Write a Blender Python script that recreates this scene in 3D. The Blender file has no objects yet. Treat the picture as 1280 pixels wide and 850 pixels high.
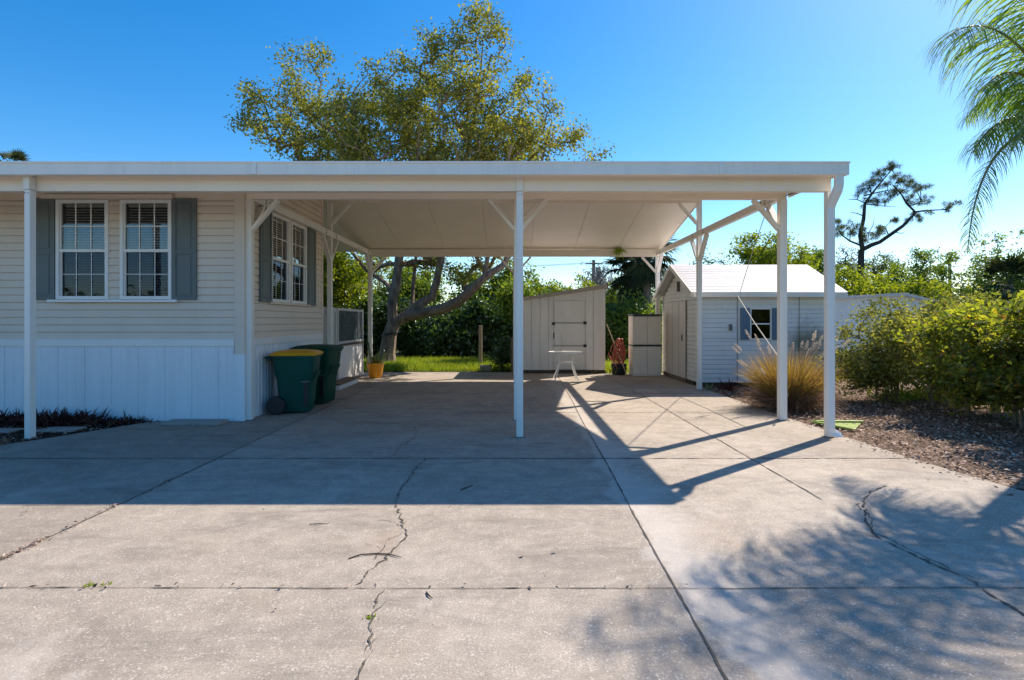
import bpy, math, random
import numpy as np
from mathutils import Vector, Matrix

S = bpy.context.scene
COL = S.collection
random.seed(7); RNG = np.random.default_rng(11)
R = math.radians

# ------------------------------------------------------------ camera, sky, sun, exposure
CAMZ, F = 1.5, 711.0
cam_d = bpy.data.cameras.new('camera'); cam = bpy.data.objects.new('camera', cam_d); COL.objects.link(cam)
cam.location = (0, 0, CAMZ); cam.rotation_euler = (R(90), 0, 0)
cam_d.sensor_width = 36; cam_d.lens = 20.0; cam_d.shift_y = -24.0/1280
cam_d.clip_start = 0.05; cam_d.clip_end = 3000
S.camera = cam

SUN_DIR = Vector((2.85, 2.40, 3.46)).normalized()          # towards the sun
SUN_EL = math.asin(SUN_DIR.z); SUN_AZ = math.atan2(SUN_DIR.x, SUN_DIR.y)
W = bpy.data.worlds.new('World'); S.world = W; W.use_nodes = True
nt = W.node_tree; nt.nodes.clear()
wo = nt.nodes.new('ShaderNodeOutputWorld'); bg = nt.nodes.new('ShaderNodeBackground'); sk = nt.nodes.new('ShaderNodeTexSky')
sk.sky_type = 'NISHITA'; sk.sun_disc = False; sk.sun_elevation = SUN_EL; sk.sun_rotation = SUN_AZ
sk.air_density = 1.0; sk.dust_density = 0.35; sk.ozone_density = 3.0; sk.altitude = 0
hs = nt.nodes.new('ShaderNodeHueSaturation'); hs.inputs['Saturation'].default_value = 1.42      # deep blue of a dry winter sky
nt.links.new(sk.outputs[0], hs.inputs['Color']); nt.links.new(hs.outputs[0], bg.inputs[0]); bg.inputs[1].default_value = 0.125
nt.links.new(bg.outputs[0], wo.inputs[0])
sd = bpy.data.lights.new('sun', 'SUN'); sun = bpy.data.objects.new('sun', sd); COL.objects.link(sun)
sd.energy = 4.7; sd.angle = R(0.53); sd.color = (1.0, 0.885, 0.755)
sun.location = (30, 25, 36); sun.rotation_euler = (-SUN_DIR).to_track_quat('-Z', 'Y').to_euler()
S.view_settings.view_transform = 'Standard'; S.view_settings.look = 'None'
S.view_settings.gamma = 1.0; S.view_settings.use_curve_mapping = False
S.view_settings.exposure = 0.67
S.render.engine = 'CYCLES'
S.cycles.max_bounces = 8; S.cycles.diffuse_bounces = 5; S.cycles.transparent_max_bounces = 12

def P(px, py, Y):                                          # where a point seen at depth Y stands
    return Vector(((px-640)/F*Y, Y, CAMZ-(py-401)/F*Y))

# ------------------------------------------------------------ materials
def newmat(name):
    m = bpy.data.materials.new(name); m.use_nodes = True
    n = m.node_tree.nodes; b = n['Principled BSDF']
    return m, n, m.node_tree.links, b
def ramp(n, stops):
    r = n.new('ShaderNodeValToRGB'); e = r.color_ramp.elements
    while len(e) < len(stops): e.new(0.5)
    for i, (p, c) in enumerate(stops):
        e[i].position = p; e[i].color = (*c, 1) if len(c) == 3 else c
    return r
def noise(n, l, scale, detail=4, rough=.55, vec=None, dist=0):
    t = n.new('ShaderNodeTexNoise'); t.inputs['Scale'].default_value = scale
    t.inputs['Detail'].default_value = detail; t.inputs['Roughness'].default_value = rough
    t.inputs['Distortion'].default_value = dist
    if vec is not None: l.new(vec, t.inputs['Vector'])
    return t
def mixc(n, l, a, b, f, mode='MIX'):
    m = n.new('ShaderNodeMix'); m.data_type = 'RGBA'; m.blend_type = mode
    for s, v in ((m.inputs[0], f), (m.inputs[6], a), (m.inputs[7], b)):
        if isinstance(v, (int, float)): s.default_value = v
        elif isinstance(v, tuple): s.default_value = (*v, 1)
        else: l.new(v, s)
    return m.outputs[2]
def geo(n, l, scale=(1, 1, 1)):
    g = n.new('ShaderNodeNewGeometry'); mp = n.new('ShaderNodeMapping')
    mp.inputs['Scale'].default_value = scale; l.new(g.outputs['Position'], mp.inputs['Vector'])
    return mp.outputs['Vector']
def bump(n, l, b, h, dist=.002, strength=1):
    k = n.new('ShaderNodeBump'); k.inputs['Distance'].default_value = dist; k.inputs['Strength'].default_value = strength
    l.new(h, k.inputs['Height']); l.new(k.outputs[0], b.inputs['Normal'])
def paint(name, col, var=.12, rough=.45, scale=3, dirt=.25, dirtcol=(.28, .24, .19), stretch=(1, 1, .3), metal=0, bmp=.0006, spec=.5):
    m, n, l, b = newmat(name)
    v = geo(n, l, stretch)
    a = noise(n, l, scale, 5, .6, v)
    dark = tuple(c*(1-var) for c in col); lite = tuple(min(1, c*(1+var*.6)) for c in col)
    r = ramp(n, [(.3, dark), (.7, lite)]); l.new(a.outputs[0], r.inputs[0])
    d = noise(n, l, scale*2.7, 6, .7, v, .4); dr = ramp(n, [(.56, (0, 0, 0)), (.8, (1, 1, 1))]); l.new(d.outputs[0], dr.inputs[0])
    mm = n.new('ShaderNodeMath'); mm.operation = 'MULTIPLY'; mm.inputs[1].default_value = dirt; l.new(dr.outputs[0], mm.inputs[0])
    c = mixc(n, l, r.outputs[0], dirtcol, mm.outputs[0])
    l.new(c, b.inputs['Base Color'])
    b.inputs['Roughness'].default_value = rough; b.inputs['Metallic'].default_value = metal
    b.inputs['Specular IOR Level'].default_value = spec
    f = noise(n, l, 90, 3); bump(n, l, b, f.outputs[0], bmp)
    return m
def leafmat(name, stops, trans=.45, rough=.6, gloss=.025, tint=(1.25, 1.3, .5)):
    m, n, l, b = newmat(name)
    at = n.new('ShaderNodeAttribute'); at.attribute_name = 'rnd'
    r = ramp(n, stops); l.new(at.outputs['Fac'], r.inputs[0])
    out = n['Material Output']; n.remove(b)
    d = n.new('ShaderNodeBsdfDiffuse'); t = n.new('ShaderNodeBsdfTranslucent'); g = n.new('ShaderNodeBsdfGlossy')
    tc = mixc(n, l, r.outputs[0], tint, 1.0, 'MULTIPLY')
    l.new(r.outputs[0], d.inputs[0]); l.new(tc, t.inputs[0])
    g.inputs['Roughness'].default_value = rough; g.inputs[0].default_value = (.9, .95, 1, 1)
    m1 = n.new('ShaderNodeMixShader'); m1.inputs[0].default_value = trans
    l.new(d.outputs[0], m1.inputs[1]); l.new(t.outputs[0], m1.inputs[2])
    m2 = n.new('ShaderNodeMixShader'); m2.inputs[0].default_value = gloss
    l.new(m1.outputs[0], m2.inputs[1]); l.new(g.outputs[0], m2.inputs[2]); l.new(m2.outputs[0], out.inputs[0])
    return m
def barkmat(name, c0, c1, sc=9):
    m, n, l, b = newmat(name)
    v = geo(n, l, (1, 1, .28)); a = noise(n, l, sc, 8, .65, v, .6)
    r = ramp(n, [(.32, c0), (.68, c1)]); l.new(a.outputs[0], r.inputs[0]); l.new(r.outputs[0], b.inputs['Base Color'])
    b.inputs['Roughness'].default_value = .95; b.inputs['Specular IOR Level'].default_value = .15
    bump(n, l, b, a.outputs[0], .03)
    return m

M = {}
M['white'] = paint('white aluminium paint', (.87, .83, .77), .05, .4, 2.5, .30, (.45, .40, .33), (2.2, 2.2, .22))
M['trim'] = paint('white vinyl trim', (.84, .83, .81), .04, .4, 2, .10)
M['ceiling'] = paint('cream ceiling panel', (.90, .80, .68), .05, .5, 1.2, .10, stretch=(1, 1, 1))
M['siding'] = paint('tan vinyl siding', (.75, .64, .535), .07, .55, 1.5, .16)
M['skirt'] = paint('white ribbed skirting', (.80, .83, .86), .06, .5, 2.5, .16, (.42, .42, .42), (2.5, 2.5, .25))
M['shutter'] = paint('slate grey shutter', (.14, .165, .165), .1, .55, 4, .1, (.2, .2, .2))
M['shed_white'] = paint('weathered white boards', (.86, .81, .75), .09, .6, 2.5, .3, (.36, .33, .28))
M['shed_roof'] = paint('white coated roof', (.62, .60, .585), .07, .5, 1.6, .32, (.45, .42, .38), (1.2, 3, 1))
M['shed_fascia'] = paint('faded fascia', (.42, .37, .31), .15, .7, 3, .4)
M['blue_shutter'] = paint('slate blue shutter', (.12, .20, .29), .1, .5, 5, .1)
M['resin'] = paint('beige resin', (.78, .69, .60), .06, .5, 3, .15)
M['black'] = paint('black plastic', (.018, .018, .02), .2, .5, 8, .1, (.08, .07, .06))
M['bin_green'] = paint('dark green plastic', (.004, .075, .055), .2, .6, 6, .3, (.04, .12, .09), spec=.25)
M['bin_green2'] = paint('deep green plastic', (.003, .058, .032), .2, .6, 6, .3, (.04, .10, .06), spec=.25)
M['yellow'] = paint('yellow plastic', (.78, .36, .012), .12, .45, 5, .2, (.5, .2, .03))
M['pot'] = paint('orange yellow glaze', (.80, .33, .012), .15, .4, 7, .25, (.45, .16, .02))
M['wood'] = paint('grey brown timber', (.21, .15, .095), .3, .85, 12, .4, (.1, .07, .05))
M['palewood'] = paint('pale timber', (.46, .33, .2), .2, .75, 10, .25)
M['darkwood'] = paint('dark base timber', (.09, .065, .045), .3, .9, 8, .4, (.03, .025, .02))
M['steel'] = paint('dull metal', (.2, .19, .18), .2, .45, 12, .4, (.18, .09, .04), metal=.6)
M['wire'] = paint('grey wire', (.35, .35, .34), .1, .5, 10, .1)
M['rope'] = paint('pale rope', (.62, .58, .5), .1, .8, 10, .1)
M['hose'] = paint('faded red hose', (.55, .13, .075), .35, .5, 20, .4, (.6, .32, .22))
M['lime'] = paint('lime plastic', (.30, .40, .06), .12, .4, 9, .2, (.3, .35, .05))
M['pavertan'] = paint('paver', (.34, .31, .28), .15, .9, 9, .3)
M['tabletop'] = paint('obscure glass top', (.55, .56, .54), .08, .15, 6, .1)
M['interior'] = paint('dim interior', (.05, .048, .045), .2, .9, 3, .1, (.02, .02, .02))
M['blind'] = paint('blind slats', (.82, .79, .72), .05, .6, 3, .05)
M['screenframe'] = paint('screen frame', (.55, .55, .54), .06, .5, 3, .1)
M['dark_mesh'] = paint('dark vent', (.10, .075, .055), .2, .8, 9, .1)

def glass(name, refl=1.55, tint=.5, rc=(1, 1, 1)):
    m, n, l, b = newmat(name); n.remove(b); out = n['Material Output']
    tr = n.new('ShaderNodeBsdfTransparent'); tr.inputs[0].default_value = (tint, tint, tint*1.03, 1)
    g = n.new('ShaderNodeBsdfGlossy'); g.inputs['Roughness'].default_value = .015; g.inputs[0].default_value = (*rc, 1)
    fr = n.new('ShaderNodeFresnel'); fr.inputs[0].default_value = refl
    v = noise(n, l, 1.7, 2); k = n.new('ShaderNodeBump'); k.inputs['Distance'].default_value = .0008
    l.new(v.outputs[0], k.inputs['Height']); l.new(k.outputs[0], g.inputs['Normal'])
    mx = n.new('ShaderNodeMixShader'); l.new(fr.outputs[0], mx.inputs[0]); l.new(tr.outputs[0], mx.inputs[1]); l.new(g.outputs[0], mx.inputs[2])
    l.new(mx.outputs[0], out.inputs[0]); return m
M['glass'] = glass('window glass', 1.9, .85)
M['glass_screen'] = glass('window glass behind insect screen', 1.8, .42, (.30, .36, .46))
def acrylic():
    m, n, l, b = newmat('hazy acrylic panel'); out = n['Material Output']
    b.inputs['Base Color'].default_value = (.16, .19, .21, 1); b.inputs['Roughness'].default_value = .25
    tr = n.new('ShaderNodeBsdfTransparent'); tr.inputs[0].default_value = (.55, .62, .6, 1)
    mx = n.new('ShaderNodeMixShader'); nz = noise(n, l, 4, 3); r = ramp(n, [(.35, (.35, .35, .35)), (.65, (.6, .6, .6))])
    l.new(nz.outputs[0], r.inputs[0]); l.new(r.outputs[0], mx.inputs[0]); l.new(b.outputs[0], mx.inputs[1]); l.new(tr.outputs[0], mx.inputs[2])
    l.new(mx.outputs[0], out.inputs[0]); return m
M['acrylic'] = acrylic()

def concrete():
    m, n, l, b = newmat('driveway concrete')
    v = geo(n, l)
    at = n.new('ShaderNodeAttribute'); at.attribute_name = 'tone'
    big = noise(n, l, .55, 6, .6, v, .3); r = ramp(n, [(.28, (.35, .295, .235)), (.5, (.42, .358, .29)), (.72, (.48, .415, .34))]); l.new(big.outputs[0], r.inputs[0])
    med = noise(n, l, 4.5, 8, .7, v, .2); r2 = ramp(n, [(.3, (.78, .78, .78)), (.7, (1.15, 1.15, 1.15))]); l.new(med.outputs[0], r2.inputs[0])
    c = mixc(n, l, r.outputs[0], r2.outputs[0], 1.0, 'MULTIPLY')
    fine = noise(n, l, 85, 4, .8, v); r3 = ramp(n, [(.3, (.66, .66, .66)), (.7, (1.25, 1.25, 1.25))]); l.new(fine.outputs[0], r3.inputs[0])
    c = mixc(n, l, c, r3.outputs[0], 1.0, 'MULTIPLY')
    # exposed pale aggregate
    vo = n.new('ShaderNodeTexVoronoi'); vo.inputs['Scale'].default_value = 48; vo.inputs['Randomness'].default_value = 1; l.new(v, vo.inputs['Vector']); vo.inputs['Scale'].default_value = 62
    rv = ramp(n, [(.22, (1, 1, 1)), (.42, (0, 0, 0))]); l.new(vo.outputs['Distance'], rv.inputs[0])
    sp = noise(n, l, 14, 4, .7, v); rs = ramp(n, [(.42, (0, 0, 0)), (.62, (.9, .9, .9))]); l.new(sp.outputs[0], rs.inputs[0])
    mk = mixc(n, l, rv.outputs[0], rs.outputs[0], 1.0, 'MULTIPLY')
    c = mixc(n, l, c, (.66, .58, .50), mk)
    # dark mildew smears running with the slabs, stronger near the house and posts
    v2 = geo(n, l, (.5, 1.5, 1)); st = noise(n, l, 1.5, 8, .72, v2, .8)
    rst = ramp(n, [(.50, (0, 0, 0)), (.60, (.25, .25, .25)), (.74, (.75, .75, .75))]); l.new(st.outputs[0], rst.inputs[0])
    c = mixc(n, l, c, (.15, .135, .12), rst.outputs[0])
    blot = noise(n, l, 3.2, 9, .75, v, 1.2); rb_ = ramp(n, [(.60, (0, 0, 0)), (.70, (.55, .55, .55))]); l.new(blot.outputs[0], rb_.inputs[0])
    c = mixc(n, l, c, (.17, .15, .13), rb_.outputs[0])
    sk_ = noise(n, l, 2.2, 8, .72, geo(n, l, (.45, 2.2, 1)), 1.5); rk_ = ramp(n, [(.55, (0, 0, 0)), (.72, (.42, .42, .42))]); l.new(sk_.outputs[0], rk_.inputs[0])
    c = mixc(n, l, c, (.27, .215, .165), rk_.outputs[0])
    pt_ = noise(n, l, 1.1, 7, .7, geo(n, l, (1, .6, 1)), .5); rp_ = ramp(n, [(.56, (0, 0, 0)), (.70, (.6, .6, .6))]); l.new(pt_.outputs[0], rp_.inputs[0])
    c = mixc(n, l, c, (.56, .50, .43), rp_.outputs[0])
    # rusty tan stains
    tn = noise(n, l, .8, 5, .6, v, 1.0); rt = ramp(n, [(.58, (0, 0, 0)), (.78, (.45, .45, .45))]); l.new(tn.outputs[0], rt.inputs[0])
    c = mixc(n, l, c, (.33, .235, .165), rt.outputs[0])
    # chalky band along the old middle joint
    sx = n.new('ShaderNodeSeparateXYZ'); l.new(v, sx.inputs[0])
    wn = noise(n, l, 1.3, 6, .65, v); 
    a1 = n.new('ShaderNodeMath'); a1.operation = 'MULTIPLY_ADD'; l.new(wn.outputs[0], a1.inputs[0]); a1.inputs[1].default_value = -.9; l.new(sx.outputs[0], a1.inputs[2])
    a2 = n.new('ShaderNodeMapRange'); a2.inputs[1].default_value = .42; a2.inputs[2].default_value = .50; l.new(a1.outputs[0], a2.inputs[0])
    a3 = n.new('ShaderNodeMapRange'); a3.inputs[1].default_value = .66; a3.inputs[2].default_value = 1.0; a3.inputs[3].default_value = 1; a3.inputs[4].default_value = 0; l.new(a1.outputs[0], a3.inputs[0])
    a4 = n.new('ShaderNodeMath'); a4.operation = 'MULTIPLY'; l.new(a2.outputs[0], a4.inputs[0]); l.new(a3.outputs[0], a4.inputs[1])
    a5 = n.new('ShaderNodeMath'); a5.operation = 'MULTIPLY'; l.new(a4.outputs[0], a5.inputs[0]); a5.inputs[1].default_value = .5
    c = mixc(n, l, c, (.60, .55, .49), a5.outputs[0])
    tm = n.new('ShaderNodeCombineXYZ')
    for i in range(3): l.new(at.outputs['Fac'], tm.inputs[i])
    c = mixc(n, l, c, tm.outputs[0], 1.0, 'MULTIPLY')
    l.new(c, b.inputs['Base Color']); b.inputs['Roughness'].default_value = .88; b.inputs['Specular IOR Level'].default_value = .3
    hh = mixc(n, l, fine.outputs[0], med.outputs[0], .35); bump(n, l, b, hh, .006)
    return m
M['concrete'] = concrete()
def ground_mat():
    m, n, l, b = newmat('lawn and soil'); v = geo(n, l)
    a = noise(n, l, .25, 8, .65, v); r = ramp(n, [(.3, (.10, .085, .05)), (.5, (.085, .105, .03)), (.72, (.13, .15, .04))]); l.new(a.outputs[0], r.inputs[0])
    f = noise(n, l, 25, 5, .8, v); r2 = ramp(n, [(.3, (.5, .5, .5)), (.7, (1.3, 1.3, 1.3))]); l.new(f.outputs[0], r2.inputs[0])
    l.new(mixc(n, l, r.outputs[0], r2.outputs[0], 1.0, 'MULTIPLY'), b.inputs['Base Color']); b.inputs['Roughness'].default_value = 1; b.inputs['Specular IOR Level'].default_value = .1
    bump(n, l, b, f.outputs[0], .05); return m
M['ground'] = ground_mat()
def mulch_mat(name, c0, c1, c2):
    m, n, l, b = newmat(name); v = geo(n, l)
    a = n.new('ShaderNodeTexVoronoi'); a.inputs['Scale'].default_value = 38; l.new(v, a.inputs['Vector'])
    r = ramp(n, [(0, c0), (.5, c1), (1, c2)]); l.new(a.outputs['Color'], r.inputs[0])
    f = noise(n, l, 2.5, 8, .7, v); r2 = ramp(n, [(.35, (.45, .45, .45)), (.65, (1.15, 1.15, 1.15))]); l.new(f.outputs[0], r2.inputs[0])
    l.new(mixc(n, l, r.outputs[0], r2.outputs[0], 1.0, 'MULTIPLY'), b.inputs['Base Color']); b.inputs['Roughness'].default_value = 1; b.inputs['Specular IOR Level'].default_value = .1
    bump(n, l, b, a.outputs['Distance'], .03); return m
M['mulch'] = mulch_mat('leaf mulch', (.11, .075, .055), (.26, .18, .13), (.46, .35, .27))
M['mulch_dark'] = mulch_mat('dark mulch', (.02, .015, .012), (.045, .034, .026), (.09, .07, .05))
m_, n_, l_, b_ = newmat('dark joint filler'); nz = noise(n_, l_, 18, 5); rr = ramp(n_, [(.35, (.05, .042, .034)), (.7, (.17, .14, .11))]); l_.new(nz.outputs[0], rr.inputs[0]); l_.new(rr.outputs[0], b_.inputs['Base Color']); b_.inputs['Roughness'].default_value = 1
M['joint'] = m_
m_, n_, l_, b_ = newmat('asphalt'); nz = noise(n_, l_, 60, 5); rr = ramp(n_, [(.3, (.035, .035, .036)), (.7, (.07, .07, .07))]); l_.new(nz.outputs[0], rr.inputs[0]); l_.new(rr.outputs[0], b_.inputs['Base Color']); b_.inputs['Roughness'].default_value = .9
M['asphalt'] = m_
def stained_wall():
    m = paint('white lap siding with mildew', (.76, .79, .81), .06, .55, 2.5, .2, (.36, .36, .34))
    n, l = m.node_tree.nodes, m.node_tree.links; b = n['Principled BSDF']
    src = b.inputs['Base Color'].links[0].from_socket
    v = geo(n, l); sub = n.new('ShaderNodeVectorMath'); sub.operation = 'SUBTRACT'; sub.inputs[1].default_value = (6.75, 12.9, .95); l.new(v, sub.inputs[0])
    ln = n.new('ShaderNodeVectorMath'); ln.operation = 'LENGTH'; l.new(sub.outputs[0], ln.inputs[0])
    nz = noise(n, l, 3, 6, .7, v); ad = n.new('ShaderNodeMath'); ad.operation = 'ADD'; l.new(ln.outputs['Value'], ad.inputs[0]); l.new(nz.outputs[0], ad.inputs[1])
    mr = n.new('ShaderNodeMapRange'); mr.inputs[1].default_value = .7; mr.inputs[2].default_value = 1.15; mr.inputs[3].default_value = .75; mr.inputs[4].default_value = 0; l.new(ad.outputs[0], mr.inputs[0])
    l.new(mixc(n, l, src, (.13, .15, .09), mr.outputs[0]), b.inputs['Base Color']); return m
M['shed_lap'] = stained_wall()

M['bark'] = barkmat('grey brown bark', (.11, .078, .055), (.37, .275, .20))
M['bark_dark'] = barkmat('dark bark', (.035, .028, .022), (.12, .095, .075))
M['palm_trunk'] = barkmat('palm trunk', (.10, .085, .065), (.26, .23, .19), 14)
L_ = leafmat
M['leaf_oak'] = L_('olive leaves', [(0, (.09, .11, .03)), (.4, (.19, .20, .04)), (.8, (.36, .33, .05)), (1, (.48, .39, .08))], .5)
M['leaf_dark'] = L_('dark glossy leaves', [(0, (.02, .045, .014)), (.5, (.06, .115, .03)), (.85, (.12, .19, .045)), (1, (.24, .29, .08))], .35, .4, .06)
M['leaf_mid'] = L_('mid green leaves', [(0, (.06, .11, .02)), (.5, (.15, .215, .03)), (1, (.30, .34, .045))], .5)
M['leaf_lime'] = L_('lime leaves', [(0, (.12, .17, .012)), (.5, (.23, .27, .02)), (1, (.36, .36, .03))], .55, tint=(1.3, 1.35, .4))
M['leaf_hedge'] = L_('hedge leaves', [(0, (.06, .09, .02)), (.25, (.12, .16, .03)), (.5, (.20, .25, .045)), (.84, (.42, .41, .06)), (.93, (.44, .33, .05)), (.97, (.48, .17, .04)), (1, (.30, .16, .10))], .62, tint=(1.4, 1.35, .4))
M['leaf_hedge_dull'] = L_('dull hedge leaves', [(0, (.08, .09, .03)), (.35, (.22, .23, .06)), (.65, (.36, .37, .08)), (.88, (.52, .48, .12)), (1, (.20, .13, .08))], .42, tint=(1.25, 1.25, .5))
M['leaf_far'] = L_('distant grey green leaves', [(0, (.08, .11, .06)), (.5, (.14, .17, .08)), (1, (.22, .25, .11))], .45)
M['leaf_bare'] = L_('pale twiggy growth', [(0, (.14, .14, .14)), (1, (.26, .26, .26))], .3, tint=(1, 1, 1))
M['leaf_pine'] = L_('pine needles', [(0, (.07, .095, .075)), (.7, (.16, .19, .12)), (1, (.30, .27, .12))], .35)
M['leaf_palm'] = L_('palm leaflets', [(0, (.07, .14, .03)), (.5, (.14, .24, .035)), (1, (.30, .40, .05))], .55, .5, .05, tint=(1.35, 1.35, .4))
M['rachis'] = paint('palm stalk', (.24, .23, .09), .2, .5, 8, .2)
M['leaf_fan'] = L_('fan palm blades', [(0, (.02, .035, .018)), (.6, (.055, .075, .03)), (1, (.12, .13, .06))], .25, .6, .02)
M['grass'] = L_('lawn blades', [(0, (.14, .21, .014)), (.6, (.27, .36, .025)), (1, (.42, .42, .07))], .5, tint=(1.3, 1.3, .4))
M['drygrass'] = L_('golden grass blades', [(0, (.14, .09, .03)), (.3, (.30, .19, .06)), (.6, (.40, .29, .055)), (.8, (.27, .27, .05)), (1, (.52, .36, .17))], .45, .5, .04, tint=(1.25, 1.05, .7))
M['straw'] = L_('straw brown grass blades', [(0, (.12, .07, .045)), (.5, (.26, .16, .10)), (1, (.44, .30, .2))], .4, .5, .03, tint=(1.1, 1, .8))
M['plume'] = L_('pale plumes', [(0, (.50, .42, .34)), (1, (.78, .70, .62))], .5, tint=(1, 1, 1))
M['brom'] = L_('dark red blades', [(0, (.03, .016, .014)), (.6, (.09, .03, .028)), (.9, (.17, .06, .05)), (1, (.10, .09, .04))], .2, .6, .01, tint=(1, .8, .8))
M['litter'] = L_('dry leaf litter', [(0, (.08, .05, .035)), (.3, (.25, .165, .115)), (.65, (.46, .33, .255)), (.9, (.60, .47, .39)), (1, (.72, .62, .54))], .15, .7, .02, tint=(1, .9, .8))
M['cactus'] = L_('pale green succulent', [(0, (.10, .16, .05)), (1, (.30, .33, .12))], .15, .4, .08)

# ------------------------------------------------------------ helpers
def wl(p):
    v = Vector((0, 0, 0))
    while p is not None: v = v + p.location; p = p.parent
    return v
def tag(o, label=None, cat=None, group=None, kind=None):
    if label: o['label'] = label
    if cat: o['category'] = cat
    if group: o['group'] = group
    if kind: o['kind'] = kind
    return o
def thing(name, loc, label, cat, group=None):
    o = bpy.data.objects.new(name, None); o.empty_display_size = .2; COL.objects.link(o); o.location = loc
    return tag(o, label, cat, group)
def link(name, me, mat, parent=None, origin=None):
    o = bpy.data.objects.new(name, me); COL.objects.link(o); me.materials.append(M[mat] if isinstance(mat, str) else mat)
    if parent is not None:
        off = wl(parent); o.parent = parent
    else:
        off = Vector(origin) if origin is not None else Vector((0, 0, 0)); o.location = off
    if off.length > 0:
        n = len(me.vertices); c = np.empty(n*3, 'f'); me.vertices.foreach_get('co', c)
        c = c.reshape(-1, 3)-np.array(off, 'f'); me.vertices.foreach_set('co', c.ravel()); me.update()
    return o
class MB:
    def __init__(s): s.v = []; s.f = []; s.smooth = False
    def add(s, vs, fs):
        b = len(s.v); s.v += [tuple(v) for v in vs]; s.f += [tuple(b+i for i in f) for f in fs]; return s
    def box(s, x0, x1, y0, y1, z0, z1):
        vs = [(x, y, z) for z in (z0, z1) for y in (y0, y1) for x in (x0, x1)]
        return s.add(vs, [(0, 2, 3, 1), (4, 5, 7, 6), (0, 1, 5, 4), (2, 6, 7, 3), (0, 4, 6, 2), (1, 3, 7, 5)])
    def quad(s, *p): return s.add(p, [tuple(range(len(p)))])
    def prism(s, pts, d):                                  # polygon extruded along vector d
        n = len(pts); d = Vector(d); a = [Vector(p) for p in pts]; b = [p+d for p in a]
        return s.add(a+b, [tuple(range(n-1, -1, -1)), tuple(range(n, 2*n))]+[(i, (i+1) % n, n+(i+1) % n, n+i) for i in range(n)])
    def bar(s, p, q, w, h, up=(0, 0, 1)):
        p, q = Vector(p), Vector(q); d = (q-p).normalized(); u = Vector(up)
        if abs(d.dot(u)) > .98: u = Vector((0, 1, 0))
        a = d.cross(u).normalized()*(w/2); b = a.cross(d).normalized()*(h/2)
        return s.prism([p-a-b, p+a-b, p+a+b, p-a+b], q-p)
    def tube(s, pts, rad, n=8, cap=True):
        pts = [Vector(p) for p in pts]; k = len(pts)
        if not hasattr(rad, '__len__'): rad = [rad]*k
        vs = []; ref = None
        for i, p in enumerate(pts):
            d = (pts[min(i+1, k-1)]-pts[max(i-1, 0)]).normalized()
            if ref is None or abs(ref.dot(d)) > .95: ref = Vector((1, 0, 0)) if abs(d.x) < .7 else Vector((0, 1, 0))
            a = d.cross(ref).normalized(); b = d.cross(a).normalized(); ref = (b.cross(d)*-1 if False else a.cross(d)).normalized() if False else ref
            for j in range(n):
                t = 2*math.pi*j/n; vs.append(p+(a*math.cos(t)+b*math.sin(t))*rad[i])
        fs = [(i*n+j, i*n+(j+1) % n, (i+1)*n+(j+1) % n, (i+1)*n+j) for i in range(k-1) for j in range(n)]
        if cap: fs += [tuple(range(n-1, -1, -1)), tuple((k-1)*n+j for j in range(n))]
        s.smooth = True
        return s.add(vs, fs)
    def loft(s, rings, cap=True):
        n = len(rings[0]); vs = [p for r in rings for p in r]
        fs = [(i*n+j, i*n+(j+1) % n, (i+1)*n+(j+1) % n, (i+1)*n+j) for i in range(len(rings)-1) for j in range(n)]
        if cap: fs += [tuple(range(n-1, -1, -1)), tuple((len(rings)-1)*n+j for j in range(n))]
        return s.add(vs, fs)
    def build(s, name, mat, parent=None, origin=None, bev=0, smooth=None):
        me = bpy.data.meshes.new(name); me.from_pydata(s.v, [], s.f); me.update()
        o = link(name, me, mat, parent, origin)
        sm = s.smooth if smooth is None else smooth
        if sm:
            me.polygons.foreach_set('use_smooth', [True]*len(me.polygons))
            try: me.set_sharp_from_angle(angle=R(38))
            except Exception: pass
        if bev:
            b = o.modifiers.new('bevel', 'BEVEL'); b.width = bev; b.segments = 2; b.limit_method = 'ANGLE'; b.angle_limit = R(35)
        return o
def rrect(cx, cy, hx, hy, z, r, k=4, zf=None):
    pts = []
    for (sx, sy, a0) in ((1, 1, 0), (-1, 1, 90), (-1, -1, 180), (1, -1, 270)):
        for i in range(k+1):
            a = R(a0+90*i/k); x = cx+sx*(hx-r)+r*math.cos(a); y = cy+sy*(hy-r)+r*math.sin(a)
            pts.append((x, y, z if zf is None else zf(x, y)))
    return pts
def npmesh(name, V, nper, attr=None, aname='rnd'):
    """V: (faces*nper,3) unshared or (V, faces idx array) tuple"""
    if isinstance(V, tuple): verts, idx = V
    else: verts = V; idx = np.arange(len(V)).reshape(-1, nper)
    me = bpy.data.meshes.new(name); nf = len(idx)
    me.vertices.add(len(verts)); me.vertices.foreach_set('co', np.asarray(verts, 'f').ravel())
    me.loops.add(nf*nper); me.loops.foreach_set('vertex_index', np.asarray(idx, 'i').ravel())
    me.polygons.add(nf); me.polygons.foreach_set('loop_start', np.arange(nf, dtype='i')*nper)
    me.update(calc_edges=True)
    if attr is not None:
        a = me.attributes.new(aname, 'FLOAT', 'FACE'); a.data.foreach_set('value', np.asarray(attr, 'f'))
    return me
def unit(v): return v/np.maximum(np.linalg.norm(v, axis=1, keepdims=True), 1e-9)
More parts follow.
